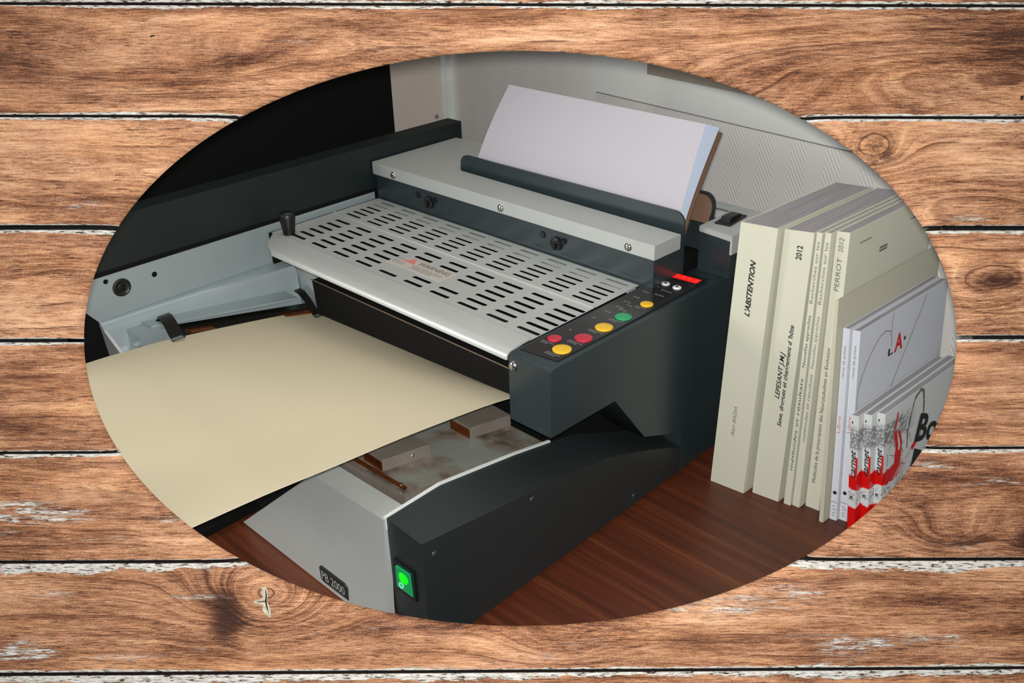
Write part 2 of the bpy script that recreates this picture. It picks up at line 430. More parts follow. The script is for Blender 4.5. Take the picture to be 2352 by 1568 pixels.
# ================================================================== THE ROOM (structure)
WD = Vector((0.99230823, -0.12379168, 0)); WN = Vector((0.12379168, 0.99230823, 0))
WP = Vector((-1.3, 1.72, 0))
FZ = -1.23
def wall_frame(o):     # object frame: x along the wall, y into the wall, z up
    m = Matrix.Identity(4)
    for i in range(3):
        m[i][0] = WD[i]; m[i][1] = WN[i]; m[i][3] = WP[i]*U
    o.matrix_world = m
wb = B().box(-0.735, 2.6, 0, 0.08, FZ, 2.6).done('wall_back', M['wallpaper']); wall_frame(wb); tag(wb, kind='structure')
wl = B().box(-0.775, -0.735, -1.6, 0.08, FZ, 2.6).done('wall_left', M['door_paint']); wall_frame(wl); tag(wl, kind='structure')
t1 = slab('trim_1', M['white_trim'], None, -0.735, -0.713, -0.02, 0.0, FZ, 2.6, bev=0.006, seg=3); wall_frame(t1); tag(t1, kind='structure')
# smooth boxed-in parapet under the window, and the window sill above it
t2 = slab('trim_2', M['sill'], None, -0.127, 2.6, -0.014, 0.0, 0.4962, 1.2, bev=0.002, seg=2); wall_frame(t2); tag(t2, kind='structure')
t3 = slab('trim_3', M['sill_dark'], None, 0.087, 2.6, -0.058, -0.0145, 0.5713, 0.66, bev=0.003); wall_frame(t3); tag(t3, kind='structure')  # sill front in a darker taupe than the parapet
t4 = slab('trim_4', M['seam_shadow'], None, -0.1275, 2.6, -0.003, 0.0, 0.4895, 0.4908); wall_frame(t4); tag(t4, kind='structure')  # caulk line that also draws in the shadow under the parapet's edge
# small screw plug in the door-side wall
pl = B().lathe((-0.735, -0.045, 0.331), (1, 0, 0), [(0, 0.006), (0.002, 0.006), (0.003, 0.003)], 12).done('wall_plug', M['print_grey']); wall_frame(pl); pl.parent = wl; pl.matrix_parent_inverse = wl.matrix_world.inverted()
fl = slab('floor', M['floor'], None, -3.2, 1.6, -1.2, 2.4, FZ-0.03, FZ); tag(fl, kind='structure')

# ================================================================== PLANK WALL with its oval opening
D0 = 1.05*U
board = empty('wall_front'); board.matrix_world = frame(CAMP + FWD*D0); tag(board, kind='structure')
def uv(px, py): return ((px-1176.0)/FPX*D0, -(py-784.0)/FPX*D0)
DROP = 0.0065; RIM = 0.0135  # edge rolled off so it darkens like a shadow round the oval
sc_e = 1 + DROP/D0
EC = uv(1195, 777); EC = (EC[0]*sc_e, EC[1]*sc_e); EA = 1002/FPX*D0*sc_e; EB = 660/FPX*D0*sc_e
def rho(u, v): return math.hypot((u-EC[0])/EA, (v-EC[1])/EB)
def rimdist(u, v):
    r = rho(u, v)
    g = math.hypot((u-EC[0])/EA**2, (v-EC[1])/EB**2)/max(r, 1e-6)
    return (r-1)/max(g, 1e-6)
JOINTS = [(-300, -296, -246, -241), (3.5, 10, 9, 15.5), (262.5, 268, 266.5, 272.5), (516.5, 527, 518, 528.5), (778.5, 786, 770, 778.5),
          (1037.5, 1043, 1025.5, 1031), (1288, 1295, 1280.5, 1287.5), (1546, 1553.5, 1531, 1537.5), (1804, 1810, 1786, 1792)]
XL, XR = -440.0, 2800.0
def jl(j, below, px):       # photograph line of a joint's lower / upper lip
    a, b, c, d = JOINTS[j]
    y0, y1 = (b, d) if below else (a, c)
    return y0 + (y1-y0)*px/2352.0
def plank(row, side, m):
    top = lambda u: uv(0, jl(row, True, u/D0*FPX+1176))[1]
    bot = lambda u: uv(0, jl(row+1, False, u/D0*FPX+1176))[1]
    uL, uR = uv(XL, 0)[0], uv(XR, 0)[0]
    cy = 0.5*(uv(0, jl(row, True, 1176))[1] + uv(0, jl(row+1, False, 1176))[1])
    bm = bmesh.new()
    tt = sorted(set([0, .004, .01, .018, .03, .97, .982, .99, .996, 1] + [i/30 for i in range(1, 30)]))
    grid = []; hole_cols = []
    near = [1-(1-i/14)**2.0 for i in range(15)]
    if side in ('left', 'right'):
        for t in tt:
            line = []
            for k in near:
                # walk from the outer end to the opening
                v0 = top(0)*(1-t)+bot(0)*t
                for _ in range(4):
                    ue = EA*math.sqrt(max(0, 1-((v0-EC[1])/EB)**2))
                    ue = EC[0]-ue if side == 'left' else EC[0]+ue
                    o = uL if side == 'left' else uR
                    u = o + (ue-o)*k
                    v0 = top(u)*(1-t)+bot(u)*t
                line.append((u, v0, t, k == near[-1]))
            grid.append(line)
    else:
        us = [uL+(uR-uL)*i/260 for i in range(261)]
        for u in us:
            tp, bt = top(u), bot(u)
            q = 1-((u-EC[0])/EA)**2
            h_lo = h_hi = False
            if side == 'top' and q > 0:
                e = EC[1]+EB*math.sqrt(q)
                if e > bt: bt = e; h_lo = True
            if side == 'bottom' and q > 0:
                e = EC[1]-EB*math.sqrt(q)
                if e < tp: tp = e; h_hi = True
            line = []
            for t in tt:
                v = tp*(1-t)+bt*t
                line.append((u, v, t, (h_lo and t == 1) or (h_hi and t == 0)))
            grid.append(line)
    la = bm.verts.layers.float.new('from_top'); lb_ = bm.verts.layers.float.new('from_bottom')
    ni, nj = len(grid), len(grid[0]); vs = []
    for line in grid:
        row_v = []
        for (u, v, t, hole) in line:
            z = 0.0
            ej = min(top(u)-v, v-bot(u))
            if ej < 0.0011: z -= 0.0011*(1-math.sqrt(max(0, 1-(1-max(ej, 0)/0.0011)**2)))
            d = rimdist(u, v)
            if d < RIM: z -= DROP*(1-math.sqrt(max(0, 1-(1-max(d, 0)/RIM)**2)))
            vx = bm.verts.new((u, v-cy, z)); vx[la] = (top(u)-v)/PX; vx[lb_] = (v-bot(u))/PX; row_v.append(vx)
        vs.append(row_v)
    for i in range(ni-1):
        for j in range(nj-1):
            bm.faces.new((vs[i][j], vs[i+1][j], vs[i+1][j+1], vs[i][j+1]))
    loop = [(i, 0) for i in range(ni)] + [(ni-1, j) for j in range(1, nj)] + [(i, nj-1) for i in range(ni-2, -1, -1)] + [(0, j) for j in range(nj-2, 0, -1)]
    back = []
    for (i, j) in loop:
        u, v, t, hole = grid[i][j]
        if hole or abs(rimdist(u, v)) < 1e-4:
            gx, gy = (u-EC[0])/EA**2, (v-EC[1])/EB**2; gl = math.hypot(gx, gy); u += gx/gl*0.012; v += gy/gl*0.012
        back.append(bm.verts.new((u, v-cy, -0.011)))
    for k in range(len(loop)):
        k2 = (k+1) % len(loop)
        a, b = vs[loop[k][0]][loop[k][1]], vs[loop[k2][0]][loop[k2][1]]
        bm.faces.new((b, a, back[k], back[k2])).material_index = 1
    bmesh.ops.recalc_face_normals(bm, faces=bm.faces[:])
    # front must look at the viewer (+z)
    f0 = vs[ni//2][nj//2].link_faces[0]
    if f0.normal.z < 0: bmesh.ops.reverse_faces(bm, faces=bm.faces[:])
    me = bpy.data.meshes.new('plank'); bm.to_mesh(me); bm.free()
    for p in me.polygons: p.use_smooth = True
    me.set_sharp_from_angle(angle=math.radians(60))
    o = link('plank', me, m, board, [m, M['joint']]); o.location = (0, cy, 0)
    return o, cy
# grain bends (x, y in hundreds of pixels from the plank's middle; amplitude bends the rings)
WOODS = [wood('one', 1.0, [], -0.03, 0.5, .05, .08),
         wood('two', 2.3, [(-9.6, -0.2, 6.5, 0.75, 1.0), (11.4, -0.2, 6.0, 0.85, -1.5), (3.2, -0.4, 1.8, 0.5, 0.4)], 0.0, 0.0, .09, .05, 1.3, 0.9, [(-11.6, 0.0, 2.6, 1.0, .14), (10.9, 0.1, 2.4, 0.8, .13), (-6.2, .05, .8, .16, .12), (-5.0, -.1, .9, .14, .12)], [(-11.6, .45, .5, .12)]),
         wood('three', 3.9, [(8.35, 0.45, 0.8, 0.5, 1.0), (10.6, -0.6, 2.4, 0.5, -0.7), (-9.0, -0.5, 3.5, 0.6, 0.3)], 0.06, 0.3, .10, .03, 1.5, 0.9, [(8.35, .45, .45, .4, .10)], [(-10.5, -.7, 1.2, .2), (10.3, -1.05, .9, .12)]),
         wood('four', 4.7, [(-9.5, 0.3, 3.0, 0.7, -0.45), (10.6, -0.2, 1.3, 0.6, 0.8), (11.2, 0.1, 0.6, 0.25, 0.6)], 0.04, 0.25, .12, .03, 2.2, 1.0, [(11.2, .05, .5, .16, .25)], [(10.6, 1.0, .6, .14)]),
         wood('five', 5.2, [(-11, 0.0, 4, 0.6, 0.25)], 0.02, 0.0, .09, .03, 1.1, 1.0, [(-11.5, -.6, 1.2, .5, .08), (11.0, -.6, 1.2, .4, .08)]),
         wood('six', 6.6, [(-9.3, -0.1, 3.5, 0.45, 0.5), (10.2, -0.75, 1.4, 0.7, 0.9), (11.9, -0.8, 0.6, 0.4, 0.8)], -0.02, 0.75, .09, .03, 2.0, 1.0, [(9.8, -.3, 1.8, .7, .12), (11.9, -.9, .4, .2, .3)], [(-10.9, -.2, 1.6, .3), (-9.0, -.75, 1.5, .12)]),
         wood('seven', 7.1, [(-5.7, 0.36, 1.5, 0.85, 2.4), (-6.6, 0.0, 0.5, 0.8, -0.5), (0.9, -0.7, 1.2, 0.5, 0.5)], 0.0, 0.8, .24, .08, 2.4, 1.0, [(-6.55, .0, .35, .7, .30), (10.5, .3, 2.0, .6, .10), (-11.5, -.9, 1.2, .4, .14)], [(9.3, -.6, 2.2, .25), (-11.3, -.8, .7, .3), (-.5, .55, .8, .2), (3.0, .15, 3.0, .12)]),
         wood('eight', 8.4, [], 0.0, 0.6, .2, .03)]
pk = {}
for row in range(8):
    for side in {1: ('top',), 6: ('bottom',)}.get(row, ('left', 'right') if 2 <= row <= 5 else ('full',)):
        pk[(row, side)] = plank(row, side, WOODS[row])
# whitish filler set in the knot of the lowest full plank
po, pcy = pk[(6, 'bottom')]
b = bmesh.new()
def knot_fill(pts):
    vv = []
    for x_, y_ in pts:
        u_, v_ = uv(x_, y_); vv.append((u_, v_-pcy))
    top_ = [b.verts.new((p[0], p[1], 0.0005)) for p in vv]; low = [b.verts.new((p[0]*1.0, p[1], -0.001)) for p in vv]
    b.faces.new(top_)
    for i in range(len(vv)):
        j = (i+1) % len(vv); b.faces.new((top_[i], low[i], low[j], top_[j]))
knot_fill([(602, 1349), (611, 1347), (615, 1355), (616, 1368), (613, 1380), (621, 1396), (623, 1413), (621, 1418), (613, 1412), (603, 1400), (606, 1388), (594, 1386), (583, 1383), (583, 1379), (596, 1377), (604, 1371), (601, 1360)])
bmesh.ops.recalc_face_normals(b, faces=b.faces[:])
me = bpy.data.meshes.new('knot_filler'); b.to_mesh(me); b.free()
link('knot_filler', me, M['filler'], po)
b = bmesh.new()
for pts in ([(609, 1350), (611, 1366), (609, 1380), (613, 1396), (620, 1414), (616, 1397), (613, 1380), (614, 1364)], [(586, 1382), (598, 1380), (610, 1379), (610, 1381), (598, 1382)]):
    b.faces.new([b.verts.new((uv(*p)[0], uv(*p)[1]-pcy, 0.0008)) for p in pts])
for f in b.faces:
    f.normal_update()
    if f.normal.z < 0: f.normal_flip()
me = bpy.data.meshes.new('knot_crack'); b.to_mesh(me); b.free()
link('knot_crack', me, M['joint'], po)
# dark backing board behind the joints, with the same oval cut a little larger
bm = bmesh.new(); N = 160; ri = []
cor = [uv(XL, -200), uv(XR, 1780)]
for i in range(N):
    a = 2*math.pi*i/N; c_, s_ = math.cos(a), math.sin(a)
    ri.append((EC[0]+(EA+0.016)*c_, EC[1]+(EB+0.016)*s_))
    k = min(((cor[1][0]-EC[0])/c_ if c_ > 1e-6 else (cor[0][0]-EC[0])/c_ if c_ < -1e-6 else 9), ((cor[0][1]-EC[1])/s_ if s_ > 1e-6 else (cor[1][1]-EC[1])/s_ if s_ < -1e-6 else 9))
    ri[-1] = (ri[-1], (EC[0]+k*c_, EC[1]+k*s_))
for z_ in (-0.0112, -0.0172):
    pass
A = [[bm.verts.new((p[q][0], p[q][1], z_)) for p in ri] for z_ in (-0.0112, -0.0172) for q in (0, 1)]
for i in range(N):
    j = (i+1) % N
    bm.faces.new((A[0][i], A[1][i], A[1][j], A[0][j])); bm.faces.new((A[2][i], A[2][j], A[3][j], A[3][i]))
    bm.faces.new((A[0][i], A[0][j], A[2][j], A[2][i])); bm.faces.new((A[1][i], A[3][i], A[3][j], A[1][j]))
bmesh.ops.recalc_face_normals(bm, faces=bm.faces[:])
me = bpy.data.meshes.new('backing_board'); bm.to_mesh(me); bm.free(); link('backing_board', me, M['void'], board)
# two posts that carry the plank wall, standing on the floor outside the opening
for s_ in (-1, 1):
    uu = s_*0.41
    top_p = CAMP + FWD*(D0+0.0325) + RIGHT*uu - DOWN*0.2
    q = (FZ*U - top_p.z)/DOWN.z
    bmp = B(); w2 = 0.02
    a = top_p; c = top_p + DOWN*q
    corners = [RIGHT*w2 - FWD*0.015, RIGHT*w2 + FWD*0.015, -RIGHT*w2 + FWD*0.015, -RIGHT*w2 - FWD*0.015]
    def onfloor(p): return p + DOWN*((FZ*U - p.z)/DOWN.z)
    bmp.hexa([onfloor(c+k)/U for k in corners], [(a+k)/U for k in corners])
    o = bmp.done('post', M['post']); o.parent = board; o.matrix_parent_inverse = board.matrix_world.inverted()

# ================================================================== DESK and black cabinet
desk = empty('desk', V(-1.08, 1.0, FZ)); tag(desk, 'reddish mahogany desk top carrying the binding machine and the books', 'desk')
def under(o, root):
    o.parent = root; o.matrix_parent_inverse = Matrix.Translation(-Vector(root.location)); return o
under(slab('desk_top', M['desk'], None, -1.79, -0.36, 0.47, 1.60, -0.045, 0.0, bev=0.004), desk)
for lx in (-1.74, -0.44):
    for ly in (0.53, 1.5):
        under(slab('leg', M['desk'], None, lx, lx+0.06, ly, ly+0.06, FZ, -0.045), desk)
cab = empty('cabinet', V(-1.93, 1.0, FZ)); tag(cab, 'tall black cabinet behind the dark rail at the left', 'cabinet')
under(slab('carcass', M['void'], None, -2.03, -1.832, 0.35, 1.452, FZ, 1.5, bev=0.004), cab)
under(slab('door', M['void'], None, -1.8315, -1.824, 0.36, 1.444, FZ+0.06, 1.49, bev=0.002), cab)

# ================================================================== BINDING MACHINE
mc = empty('binding_machine', V(-1.17, 0.95, 0)); tag(mc, 'large dark grey and silver book binding machine with perforated cover, on the desk', 'machine')
def part(o): return under(o, mc)
def sub(o, p):
    o.parent = p; o.matrix_parent_inverse = (Matrix.Translation(Vector(mc.location)) if p.parent == mc else Matrix.Identity(4)).inverted() if False else Matrix.Identity(4)
    # parts keep their mesh in scene coordinates, so a child needs no offset of its own
    return o
XS0, XS1 = -0.847, -0.775
# right arm of the base: dark side panel, its top falls towards the back
st = [(0.602, .207, .202), (0.70, .209, .188), (0.85, .184, .166), (0.985, .156, .143), (1.10, .105, .100), (1.19, .073, .061)]
b = B(); Lb = []
for (y_, zl, zr) in st:
    Lb.append(b.verts([(XS0, y_, .01), (XS1, y_, .01), (XS1, y_, zr), (XS0, y_, zl)]))
for p, q in zip(Lb, Lb[1:]):
    for i in range(4):
        j = (i+1) % 4; b.bm.faces.new((p[i], p[j], q[j], q[i]))
b.bm.faces.new(Lb[0][::-1]); b.bm.faces.new(Lb[-1])
b.bevel(0.0025, 2, 40)
arm = part(b.done('side_arm', M['charcoal_side'], None, 40))
for (y_, z_) in ((0.811, .158), (1.058, .028), (0.622, .174)):
    sub(B().lathe((XS1-0.0005, y_, z_), (1, 0, 0), [(0, .0055), (.0015, .005), (.0025, .0025)], 12).done('screw', M['charcoal'], None, 50), arm)
# silver base: front panel with a slanted left edge, floor and back
b = B().prism([(-1.236, .003), (-0.8462, .003), (-0.8466, .2068), (-1.01, .203)], 1, 0.597, 0.607)
b.bevel(0.002)
for v in b.bm.verts: v.co.y -= max(0, .2*U-v.co.z)*.05
fp = part(b.done('front_panel', M['silver'], None, 40))
b = B().hexa([(-1.012, .607, .17), (-0.849, .607, .17), (-0.849, .64, .17), (-1.012, .64, .17)], [(-1.012, .607, .203), (-0.849, .607, .2068), (-0.849, .635, .2075), (-1.012, .635, .2035)])
b.bevel(0.001)
part(b.done('front_rim', M['silver'], None, 40))
b = B()      # thin silver lip standing along the dark arm
for p, q in zip([(0.60, .2085), (0.70, .2115), (0.85, .1865), (0.93, .170)], [(0.70, .2115), (0.85, .1865), (0.93, .170)]):
    b.hexa([(XS0-.004, p[0], p[1]-.02), (XS0+.0005, p[0], p[1]-.02), (XS0+.0005, q[0], q[1]-.02), (XS0-.004, q[0], q[1]-.02)],
           [(XS0-.004, p[0], p[1]), (XS0+.0005, p[0], p[1]), (XS0+.0005, q[0], q[1]), (XS0-.004, q[0], q[1])])
part(b.done('edge_lip', M['white_trim'], None))
npl = sub(B().prism([(-1.012, .0375), (-1.0075, .041), (-0.948, .041), (-0.943, .037), (-0.943, .0045+.008), (-1.006, .0115), (-1.011, .015)], 1, 0.5865, 0.5900).done('name_plate', M['plate_black'], None), fp)
sub(text('lettering', 'PB 2000', M['plate_print'], None, (-1.0065, .5865, .0185), (1, 0, 0), (0, 0, 1), .058, .016, bold=0.01), fp)
# dark front facing of the arm with the power switch
sw = part(B().box(-0.837, -0.7935, 0.5985, 0.6025, .094, .146).bevel(.003).done('power_switch', M['black'], None, 40))
b = B().hexa([(-0.832, .5975, .1005), (-0.7985, .5975, .1005), (-0.7985, .600, .1005), (-0.832, .600, .1005)], [(-0.828, .5945, .140), (-0.800, .5945, .140), (-0.800, .600, .140), (-0.828, .600, .140)])
sub(b.bevel(.0012).done('rocker', M['switch_green'], None, 40), sw)
sub(B().lathe((-0.8125, .5950, .1275), (0, -1, 0.06), [(0, .0098), (.0012, .0080), (.0016, .003)], 16).done('lamp', M['switch_lit'], None, 60), sw)
b = B(); b.tube([(-0.8205+.0042*math.cos(a*math.pi/8), .5962, .1095+.0042*math.sin(a*math.pi/8)) for a in range(17)], .0011, 6)
sub(b.done('mark', M['switch_mark'], None), sw)

# ---- glue tray on the right and its two blocks
def trz(y_): return 0.210 - 0.17*(y_-0.64)
tray = []
b = B().hexa([(-1.01, .650, trz(.65)-.03), (-0.872, .655, trz(.65)-.03), (-0.862, .93, trz(.93)-.03), (-1.01, .93, trz(.93)-.03)],
             [(-1.01, .650, trz(.65)), (-0.872, .655, trz(.65)), (-0.862, .93, trz(.93)), (-1.01, .93, trz(.93))])
tr = part(b.done('glue_tray', M['tray_reflect'], None))
b = B().hexa([(-1.02, .640, trz(.64)-.03), (-0.862, .645, trz(.64)-.03), (-0.862, .652, trz(.65)-.03), (-1.02, .647, trz(.65)-.03)],
             [(-1.02, .640, trz(.64)+.002), (-0.862, .645, trz(.64)+.002), (-0.862, .652, trz(.65)+.002), (-1.02, .647, trz(.65)+.002)])
b.hexa([(-0.866, .645, trz(.64)-.03), (-0.858, .645, trz(.64)-.03), (-0.850, .92, trz(.92)-.03), (-0.858, .92, trz(.92)-.03)],
       [(-0.866, .645, trz(.64)+.002), (-0.858, .645, trz(.64)+.002), (-0.850, .92, trz(.92)+.002), (-0.858, .92, trz(.92)+.002)])
b.bevel(.001)
sub(b.done('rim', M['block'], None, 40), tr)
sub(B().tube([(-1.01, .655, trz(.655)+.004), (-0.875, .660, trz(.66)+.004)], .003, 8).done('rod', M['brass'], None, 60), tr)
sub(B().lathe((-0.884, .660, trz(.66)+.006), (0, 0, 1), [(0, .003), (.002, .0025)], 10).done('rivet', M['steel'], None, 60), tr)
def block(x0, y0, x1, y1, wdt, h):
    z0, z1 = trz(y0), trz(y1)
    d = Vector((x1-x0, y1-y0, 0)).normalized(); n_ = Vector((-d.y, d.x, 0))*wdt
    c = [(x0, y0), (x1, y1), (x1+n_.x, y1+n_.y), (x0+n_.x, y0+n_.y)]
    zz = [z0, z1, z1, z0]
    bb = B().hexa([(p[0], p[1], z+.0005) for p, z in zip(c, zz)], [(p[0], p[1], z+h) for p, z in zip(c, zz)])
    return bb.bevel(.0015)
b1 = part(block(-0.9365, .669, -0.934, .757, .044, .020).done('tray_block', M['block'], None, 40))
b2 = part(block(-0.938, .843, -0.934, .930, .046, .021).done('tray_block', M['block'], None, 40))
for (bx, by, ln, bk_) in ((-0.9372, .6688, .0425, b1), (-0.9387, .8428, .0445, b2)):
    bz = trz(by)
    sub(B().box(bx-ln, bx, by-.0006, by+.001, bz+.001, bz+.0165).done('brass_face', M['brass'], None), bk_)
sub(B().lathe((-0.9350, .724, trz(.724)+.010), (1, 0, 0), [(0, .003), (.0015, .002)], 10).done('screw', M['steel'], None, 60), b1)
# dark floor of the base underneath
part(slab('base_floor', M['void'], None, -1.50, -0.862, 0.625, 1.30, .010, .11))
part(slab('shadow_slab', M['void'], None, -1.545, -1.248, .495, .64, .001, .014))  # black slab added on the desk in place of the card's shadow
# ---- control housing on the right
b = B().prism([(.853, .243), (1.0, .240), (1.081, .135), (1.19, .09), (1.192, .010), (1.33, .010), (1.33, .349), (1.318, .3515), (.858, .3545), (.853, .351)], 0, -0.857, XS1)
b.bevel(.003, 3, 50)
ch = part(b.done('control_housing', M['charcoal'], None, 40))
sub(B().lathe((-0.848, .8535, .336), (0, -1, 0), [(0, .0085), (.002, .008), (.0045, .0055), (.0055, .002)], 18).done('screw', M['steel'], None, 60), ch)
cp = part(B().prism([(-0.8500, .870), (-0.7850, .878), (-0.7860, 1.2580), (-0.8500, 1.2560)], 2, .3549, .3562).done('control_panel', M['panel'], None))
for (bx, by, r, mm, nm) in ((-0.8342, .9271, .0108, 'red', 'red button, small'), (-0.8029, .9561, .0135, 'red', 'larger red button'), (-0.8033, .9087, .0142, 'yellow', 'front yellow button'),
                            (-0.8026, 1.0035, .0138, 'yellow', 'yellow button next to the green one'), (-0.8031, 1.0511, .0133, 'green', 'green button'), (-0.8035, 1.1108, .0104, 'yellow', 'smaller yellow button near the display'),
                            (-0.828, 1.1947, .0072, 'white_btn', 'white button'), (-0.8049, 1.1941, .0072, 'white_btn', 'white button')):
    o = sub(B().lathe((bx, by, .3562), (0, 0, 1), [(0, r), (.0014, r), (.0021, r*.9), (.0024, r*.5)], 28).done('button', M[mm], None, 50), cp)
    o['label'] = nm
    if mm == 'white_btn':
        sub(B().lathe((bx, by, .3586), (0, 0, 1), [(0, r*.35), (.0004, r*.33)], 12).done('button_mark', M['print_black'], None), cp)
    # legend under each button: a row of short strokes
    if r > .009:
        b = B()
        for q in range(2):
            x_ = bx-r*.95
            yy = by-r-.0035-.0045*q
            while x_ < bx+r*.75-q*.008:
                ln = random.uniform(.0016, .004); b.box(x_, x_+ln, yy-.0012, yy+.0010, .3562, .3565); x_ += ln+.0012
        tag(sub(b.done('legend', M['print_grey'], None), cp), kind='stuff')
b = B()
for (lx, ly, n_) in ((-.838, 1.098, 2), (-.838, 1.122, 2), (-.836, 1.075, 2), (-.839, 1.05, 2), (-.826, 1.09, 2), (-.826, 1.07, 2), (-.839, 1.02, 1), (-.838, .965, 1), (-.839, 1.148, 2), (-.832, 1.178, 1), (-.82, 1.172, 4), (-.818, 1.152, 3)):
    x_ = lx
    for q in range(n_):
        ln = random.uniform(.003, .0065); b.box(x_, x_+ln, ly-.0013, ly+.0013, .3562, .3565); x_ += ln+.0018
tag(sub(b.done('legend', M['print_grey'], None), cp), kind='stuff')
dp = sub(B().box(-0.843, -0.786, 1.218, 1.244, .3562, .3580).bevel(.001).done('display_window', M['black'], None, 40), cp)
sub(B().hexa([(-0.838, 1.2215, .358), (-0.7895, 1.2255, .358), (-0.7895, 1.2415, .358), (-0.838, 1.2385, .358)], [(-0.838, 1.2215, .3586), (-0.7895, 1.2255, .3586), (-0.7895, 1.2415, .3586), (-0.838, 1.2385, .3586)]).done('display', M['led'], None), cp)
b = B()
for x_ in (-.833, -.821, -.809, -.798):
    b.box(x_, x_+.006, 1.2285, 1.2295, .3586, .3589); b.box(x_, x_+.001, 1.2295, 1.234, .3586, .3589); b.box(x_+.005, x_+.006, 1.2295, 1.234, .3586, .3589); b.box(x_, x_+.006, 1.234, 1.235, .3586, .3589)
sub(b.done('display_digits', M['led_dim'], None), cp)

# ---- perforated silver cover
XA, XB = -1.540, -0.858
bm = bmesh.new()
def loop2(pts):
    vv = [bm.verts.new((p[0]*U, p[1]*U, .3554*U)) for p in pts]
    return [bm.edges.new((vv[i], vv[(i+1) % len(vv)])) for i in range(len(vv))]
edges = loop2([(XB, .900), (XB, 1.162), (XA, 1.162), (XA, .900)])
def slot(x0, x1, y_, hw):
    return [(x0, y_+hw*.6), (x0, y_-hw*.6), (x0+hw*.6, y_-hw), (x1-hw*.6, y_-hw), (x1, y_-hw*.6), (x1, y_+hw*.6), (x1-hw*.6, y_+hw), (x0+hw*.6, y_+hw)]
rows_f = [.9215, .9415, .9625, .9830, 1.0035, 1.0250]; rows_r = [1.0615, 1.0785, 1.0960, 1.1130, 1.1305, 1.1485]
for rI, y_ in enumerate(rows_f + rows_r):
    for c in range(10):
        sx = (-1.5035 if rI < 6 else -1.517) + c*(.0666 if rI < 6 else .0668)
        if rI in (2, 3) and c == 5: continue      # the warning label covers these
        if rI in (1, 2) and c == 4: continue
        if rI == 2 and c == 6: continue
        edges += loop2(slot(sx, sx+.0452, y_, .0043 if rI < 6 else .0036))
bmesh.ops.triangle_fill(bm, edges=edges, use_beauty=True, use_dissolve=False)
for f in bm.faces:
    if f.normal.z < 0: f.normal_flip()
top_faces = bm.faces[:]
ext = bmesh.ops.extrude_face_region(bm, geom=top_faces)
bmesh.ops.translate(bm, vec=(0, 0, .0009*U), verts=[v for v in ext['geom'] if isinstance(v, bmesh.types.BMVert)])
bmesh.ops.recalc_face_normals(bm, faces=bm.faces[:])
me = bpy.data.meshes.new('perforated_cover'); bm.to_mesh(me); bm.free()
pc = part(link('perforated_cover', me, M['silver']))
# rolled front lip
prof = [(.9005, .3563), (.884, .3556), (.866, .3537), (.856, .3515), (.8525, .3485), (.852, .343)]
grid = [[(-1.533 if k < 1 else -1.533+min(k, 4)*.0165, y_, z_) for (k, (y_, z_)) in enumerate(prof)], [(XB, y_, z_) for (y_, z_) in prof]]
sub(B().sheet(grid, .0028).done('front_lip', M['silver'], None, 60), pc)
sub(slab('ridge', M['silver'], None, XA, XB, 1.0445, 1.0505, .3563, .3580, bev=.0006), pc)
sub(slab('rear_flange', M['silver'], None, XA+.01, XB-.004, 1.140, 1.160, .3475, .3500), pc)
kn = sub(B().lathe((-1.5065, .918, .3563), (0, 0, 1), [(0, .011), (.006, .0118), (.03, .0150), (.038, .0152), (.043, .0125), (.045, .006)], 24).done('knob', M['black'], None, 50), pc)
lb = sub(B().hexa([(-1.263, .9535, .3563), (-1.118, .9535, .3563), (-1.118, .9955, .3563), (-1.225, .9955, .3563)], [(-1.263, .9535, .3567), (-1.118, .9535, .3567), (-1.118, .9955, .3567), (-1.225, .9955, .3567)]).done('warning_label', M['label'], None), pc)
sub(text('lettering', 'WARNING', M['print_label'], None, (-1.203, .9775, .3567), (1, 0, 0), (0, 1, 0), .078, .0125, bold=0.01), pc)
b = B()
for (x0, x1, y_) in ((-1.252, -1.228, .990-.012), (-1.252, -1.222, .968), (-1.205, -1.128, .9705), (-1.202, -1.13, .9655), (-1.205, -1.15, .9605), (-1.252, -1.225, .962)):
    x_ = x0
    while x_ < x1:
        ln = random.uniform(.002, .006); b.box(x_, min(x_+ln, x1), y_-.0011, y_+.0011, .3567, .3569); x_ += ln+.0014
tag(sub(b.done('fine_print', M['print_label'], None), pc), kind='stuff')
b = B().prism([(-1.236, .974), (-1.207, .974), (-1.2215, .9945)], 2, .3567, .3570)
sub(b.done('warning_triangle', M['print_pink'], None), pc)
# ---- roller bars below the cover
part(B().box(-1.42, -0.858, .903, .96, .3005, .338).bevel(.004).done('upper_bar', M['gunmetal'], None, 40))
lo = part(B().hexa([(-1.41, .897, .225), (-0.858, .897, .25), (-0.858, .935, .25), (-1.41, .935, .225)], [(-1.41, .893, .2965), (-0.858, .893, .2965), (-0.858, .935, .2965), (-1.41, .935, .2965)]).bevel(.003).done('lower_bar', M['void'], None, 40))
sub(B().tube([(-1.41, .892, .2978), (-0.859, .892, .2978)], .0011, 6).done('wire_edge', M['wire'], None), lo)
for x_ in (-1.40, -1.22, -1.01):
    part(B().lathe((x_, .9035, .318), (0, -1, 0), [(0, .004), (.002, .0035), (.003, .001)], 12).done('bolt', M['steel'], None, 60))
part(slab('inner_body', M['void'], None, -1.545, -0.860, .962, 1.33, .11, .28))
part(slab('inner_end_plate', M['void'], None, -1.552, -1.545, .90, 1.16, .11, .3525))
